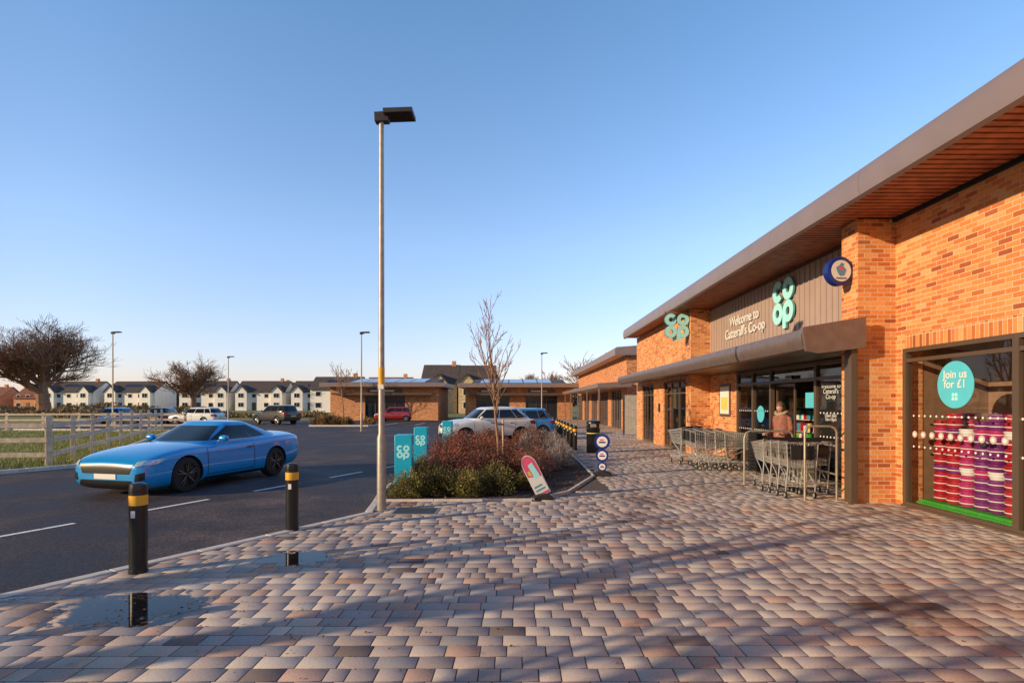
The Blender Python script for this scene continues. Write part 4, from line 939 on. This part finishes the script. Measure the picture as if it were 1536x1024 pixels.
def hatch(L,W,h,b_,zr,xf0,xf1,xr0,xr1,paint_,R_=.32,clad=None,wb=2.5,zb=.2,doors=None):
    hl=h*.80
    s=dict(L=L,W=W,R=R_,xf=L/2-.84,xr=L/2-.84-wb,paint=paint_,
     st=[(L/2,.36*W,zb+.12,h*.62,h*.68),(L/2-.04,.44*W,zb+.04,h*.80,h*.88),(L/2-.22,.48*W,zb,h*.90,h*.99),(L/2-.8,.5*W,zb-.02,h*.98,h*1.07),(xf0+.05,.5*W,zb-.02,b_*.96,b_*1.0),(.0,.5*W,zb-.02,b_*.97,b_),(-L/2+.95,.5*W,zb-.02,b_*.98,b_*1.0),(-L/2+.3,.49*W,zb+.02,b_*.99,b_*1.01),(-L/2+.07,.465*W,zb+.06,b_*.96,b_*.99),(-L/2,.42*W,zb+.14,b_*.84,b_*.88)],
     gh=dict(z=(b_-.03,zr-.05),xf=(xf0,xf1),xr=(xr0,xr1),w=(W/2*.92,W/2*.72),rq=(.34,.28)),pill=[.42,.80],doors=doors or [xf0-.15,-.12,-L/2+.95+.15],clad=clad)
    s['front']=[('x+',[(-.42,hl-.10),(.42,hl-.10),(.46,hl+.02),(-.46,hl+.02)],1),('x+',[(-.6,zb+.06),(.6,zb+.06),(.5,zb+.22),(-.5,zb+.22)],1),
     ('x+',[(.50,hl-.06),(.80*W/1.8,hl-.02),(.82*W/1.8,hl+.12),(.52,hl+.06)],2),('x+',[(-.50,hl-.06),(-.80*W/1.8,hl-.02),(-.82*W/1.8,hl+.12),(-.52,hl+.06)],2),
     ('x+',[(-.26,hl-.26),(.26,hl-.26),(.26,hl-.15),(-.26,hl-.15)],4),
     ('x-',[(.52,b_-.28),(.80*W/1.8,b_-.28),(.80*W/1.8,b_-.08),(.55,b_-.08)],3),('x-',[(-.52,b_-.28),(-.80*W/1.8,b_-.28),(-.80*W/1.8,b_-.08),(-.55,b_-.08)],3),
     ('x-',[(-.26,b_-.42),(.26,b_-.42),(.26,b_-.31),(-.26,b_-.31)],5),
     ('y+',[(L/2-.45,hl-.02),(L/2-.18,hl-.03),(L/2-.18,hl+.05),(L/2-.5,hl+.08)],2),('y-',[(L/2-.45,hl-.02),(L/2-.18,hl-.03),(L/2-.18,hl+.05),(L/2-.5,hl+.08)],2),
     ('y+',[(-L/2+.32,b_-.25),(-L/2+.10,b_-.25),(-L/2+.10,b_-.08),(-L/2+.36,b_-.08)],3),('y-',[(-L/2+.32,b_-.25),(-L/2+.10,b_-.25),(-L/2+.10,b_-.08),(-L/2+.36,b_-.08)],3)]
    return s
rd=math.radians
car('sports_car',(-7.25,13.15,-.1),math.atan2(-.973,-.25),coupe)
car('parked_car',(-1.35,25.9,-.1),rd(180+22),hatch(4.25,1.86,1.04,1.12,1.66,1.05,.35,-1.95,-1.35,P_white,.37,clad=.38,wb=2.6,zb=.26))
car('parked_car',(-.1,30.6,-.1),rd(180+12),hatch(4.2,1.78,.90,.98,1.56,1.15,.30,-2.0,-1.6,P_blue2,.32,wb=2.6))
car('parked_car',(-27.9,49.5,-.1),rd(172),hatch(4.5,1.80,.86,.95,1.48,1.1,.35,-2.15,-1.75,P_white,.32,wb=2.65))
car('parked_car',(-31.6,51,-.1),rd(100),hatch(4.3,1.78,.86,.95,1.46,1.1,.35,-2.0,-1.6,P_dk,.32,wb=2.6))
car('parked_car',(-21,49.5,-.1),rd(150),hatch(4.5,1.86,1.02,1.10,1.68,1.2,.5,-2.15,-1.9,P_grey,.36,wb=2.65,zb=.28))
car('parked_car',(-12.4,57,-.1),rd(185),hatch(3.7,1.66,.88,.96,1.48,1.05,.45,-1.75,-1.5,P_red,.30,wb=2.35))
car('parked_car',(-.1,38.6,-.1),rd(181),hatch(4.2,1.78,.90,.98,1.5,1.15,.30,-2.0,-1.6,P_grey,.32,wb=2.6))
car('parked_car',(-35.2,50.5,-.1),rd(95),hatch(4.2,1.76,.86,.95,1.46,1.1,.35,-2.0,-1.6,P_blue2,.32,wb=2.6))

# ------------------------------------------------------------------ person
def skin(name,vs,es,rs,m,parent,sub=2,root=0):
    me=bpy.data.meshes.new(name); me.from_pydata(vs,es,[]); me.materials.append(m)
    o=bpy.data.objects.new(name,me); COL.objects.link(o); o.parent=parent
    md=o.modifiers.new('skin','SKIN'); md.use_smooth_shade=True
    for i,r in enumerate(rs): me.skin_vertices[0].data[i].radius=(r,r)
    for i in range(len(vs)): me.skin_vertices[0].data[i].use_root=(i==root)
    s_=o.modifiers.new('sub','SUBSURF'); s_.levels=sub; s_.render_levels=sub
    return o
M_skin=mat('skin',(.55,.33,.24),.5,0,.08,scale=20); M_coat=mat('coat_fabric',(.30,.12,.09),.9,0,.25,scale=14,bump=.006,bscale=30)
M_jean=mat('trousers',(.03,.035,.05),.85,0,.2); M_boot=mat('boot_leather',(.03,.02,.016),.5); M_hair=mat('hair',(.16,.09,.05),.7,0,.5,scale=60); M_fur=mat('fur_trim',(.42,.30,.22),.95,0,.3,scale=50,bump=.01,bscale=90)
M_bag=mat('bag_canvas',(.30,.16,.10),.7)
def person(loc,rz):
    e=empty('woman',loc,rz)
    vs=[(0,0,.93),(.09,.0,.88),(.10,.07,.50),(.10,.03,.10),(.10,.07,.05),(.10,.18,.035),(-.09,0,.88),(-.10,-.02,.50),(-.10,-.14,.12),(-.10,-.11,.06),(-.10,.0,.035),(0,.01,1.12),(0,.03,1.32),(0,.04,1.45)]
    es=[(0,1),(1,2),(2,3),(3,4),(4,5),(0,6),(6,7),(7,8),(8,9),(9,10),(0,11),(11,12),(12,13)]
    skin('body',vs,es,[.13,.095,.062,.045,.045,.035,.095,.062,.045,.045,.035,.12,.12,.05],M_jean,e)
    for sx_,yb in ((.10,.07),(-.10,-.11)):
        b=MB(); b.prism([(yb-.10,0.0),(yb+.17,0.0),(yb+.18,.03),(yb+.12,.075),(yb+.03,.10),(yb+.04,.26),(yb-.085,.26),(yb-.10,.10)],'x',sx_-.045,sx_+.045,0); b.build('boot',[M_boot],parent=e,bevel=.025)
    rings=[(.62,.23,.19,.0),(.66,.235,.195,.0),(.80,.225,.185,.0),(.95,.205,.17,.005),(1.08,.18,.15,.01),(1.20,.185,.155,.02),(1.32,.20,.15,.03),(1.40,.19,.13,.035),(1.455,.13,.10,.04),(1.49,.075,.075,.05),(1.52,.07,.07,.055)]
    n=28; b=MB(); fl=[]
    for (z,rx,ry,cy) in rings:
        for j in range(n):
            a=2*math.pi*j/n; k=1+(.04*math.sin(a*5+z*3)+.03*math.sin(a*9))*(1 if z<1.1 else .4)
            fl.append((rx*k*math.cos(a),cy+ry*k*math.sin(a),z))
    b.add(fl,[(i*n+j,i*n+(j+1)%n,(i+1)*n+(j+1)%n,(i+1)*n+j) for i in range(len(rings)-1) for j in range(n)]+[tuple(range(n))[::-1]],0,True)
    b.build('coat',[M_coat],parent=e)
    for sd in (1,-1):
        skin('sleeve',[(sd*.12,.03,1.39),(sd*.19,.02,1.36),(sd*.235,.03,1.10),(sd*.20,.20,1.02),(sd*.17,.30,1.03)],[(0,1),(1,2),(2,3),(3,4)],[.07,.07,.055,.05,.042],M_coat,e)
        w=Vector((sd*.17,.30,1.03)); P=[w,w+Vector((-sd*.005,.05,0)),w+Vector((-sd*.01,.085,-.002))]; E_=[(0,1),(1,2)]; Rr=[.022,.030,.024]
        for k,(dx,ln) in enumerate(((-.032,.030),(-.011,.035),(.011,.033),(.030,.026))):
            i0=len(P); bp=w+Vector((dx,.095,.002)); P+= [bp,bp+Vector((0,ln,-.008)),bp+Vector((0,ln*1.15,-.034)),bp+Vector((0,ln*.6,-.05))]; E_+=[(2,i0),(i0,i0+1),(i0+1,i0+2),(i0+2,i0+3)]; Rr+=[.0100,.0092,.0085,.0075]
        i0=len(P); tb=w+Vector((-sd*.032,.045,-.008)); P+=[tb,tb+Vector((-sd*.018,.03,-.018)),tb+Vector((-sd*.012,.055,-.03))]; E_+=[(1,i0),(i0,i0+1),(i0+1,i0+2)]; Rr+=[.012,.0105,.009]
        skin('hand',P,E_,Rr,M_skin,e,sub=1)
    hd=empty('head',(0,.08,1.60)); hd.parent=e; hd.rotation_euler=(rd(-14),0,rd(8))
    b=MB(); n=28;m_=20; fl=[]
    for i in range(m_+1):
        ph=math.pi*i/m_; z=math.cos(ph)
        for j in range(n):
            a=2*math.pi*j/n; x=.074*math.sin(ph)*math.cos(a); y=.094*math.sin(ph)*math.sin(a); zz=.115*z
            if z<0: x*=1+.28*z; y*=1+.12*z
            f=max(0,math.sin(a))*math.sin(ph)
            if f>.6:
                y+= .020*math.exp(-((x/.013)**2+((zz+.018)/.022)**2))
                y-= .010*(math.exp(-(((abs(x)-.03)/.016)**2+((zz-.008)/.013)**2)))
                y+= .006*math.exp(-((x/.022)**2+((zz+.055)/.009)**2))
                y+= .008*math.exp(-((x/.025)**2+((zz+.098)/.016)**2))
            fl.append((x,y,zz))
    b.add(fl,[(i*n+j,(i+1)*n+j,(i+1)*n+(j+1)%n,i*n+(j+1)%n) for i in range(m_) for j in range(n)],0,True); b.build('face',[M_skin],parent=hd)
    b=MB()
    for sd in (1,-1):
        b.lathe([(.001,.0),(.008,.004),(.010,.009),(.006,.014),(.001,.016)],10,0,'y',(sd*.029,.074,.008)); b.lathe([(.004,.0145),(.001,.0165)],8,1,'y',(sd*.029,.0745,.008))
        b.box(sd*.029-.014,sd*.029+.014,.088,.091,.024,.028,1); b.lathe([(.004,-.006),(.017,-.004),(.019,.004),(.012,.007)],12,2,'x',(sd*.075,.0,-.005))
    b.box(-.02,.02,.090,.095,-.058,-.052,3); b.build('features',[M_white,M_hair,M_skin,M_pink],parent=hd)
    b=MB(); fl=[]
    for i in range(m_+1):
        ph=math.pi*i/m_; z=math.cos(ph)
        for j in range(n):
            a=2*math.pi*j/n; r=1.12+.03*math.sin(a*9+i); y=.100*r*math.sin(ph)*math.sin(a)-.022; x=.08*r*math.sin(ph)*math.cos(a); zz=.12*r*z+.01
            if z<-.1: zz-=.05*min(1,-z*2)
            fl.append((x,y,zz))
    fs=[(i*n+j,(i+1)*n+j,(i+1)*n+(j+1)%n,i*n+(j+1)%n) for i in range(m_) for j in range(n)]
    fs=[f for f in fs if not (sum(fl[k][1] for k in f)/4>.032 and sum(fl[k][2] for k in f)/4<.06)]
    b.add(fl,fs,0,True); b.build('hair',[M_hair],parent=hd)
    b=MB()
    ring=[(.125*math.cos(t),.03+.10*math.sin(t),1.49+.018*math.cos(2*t)-.02*math.sin(t)) for t in [2*math.pi*i/28 for i in range(29)]]
    b.tube(ring,[.036+.006*math.sin(i*2.3) for i in range(29)],8,0,cap=False); b.build('fur_collar',[M_fur],parent=e)
    b=MB(); b.box(.16,.42,.02,.14,.45,.80,0); b.tube([(.20,.08,.80),(.22,.12,.98),(.19,.33,1.0),(.28,.12,.96),(.36,.08,.80)],.008,6,0); b.build('shopping_bag',[M_bag],parent=e,bevel=.03)
    return e
person((5.98,12.75,0),rd(120))
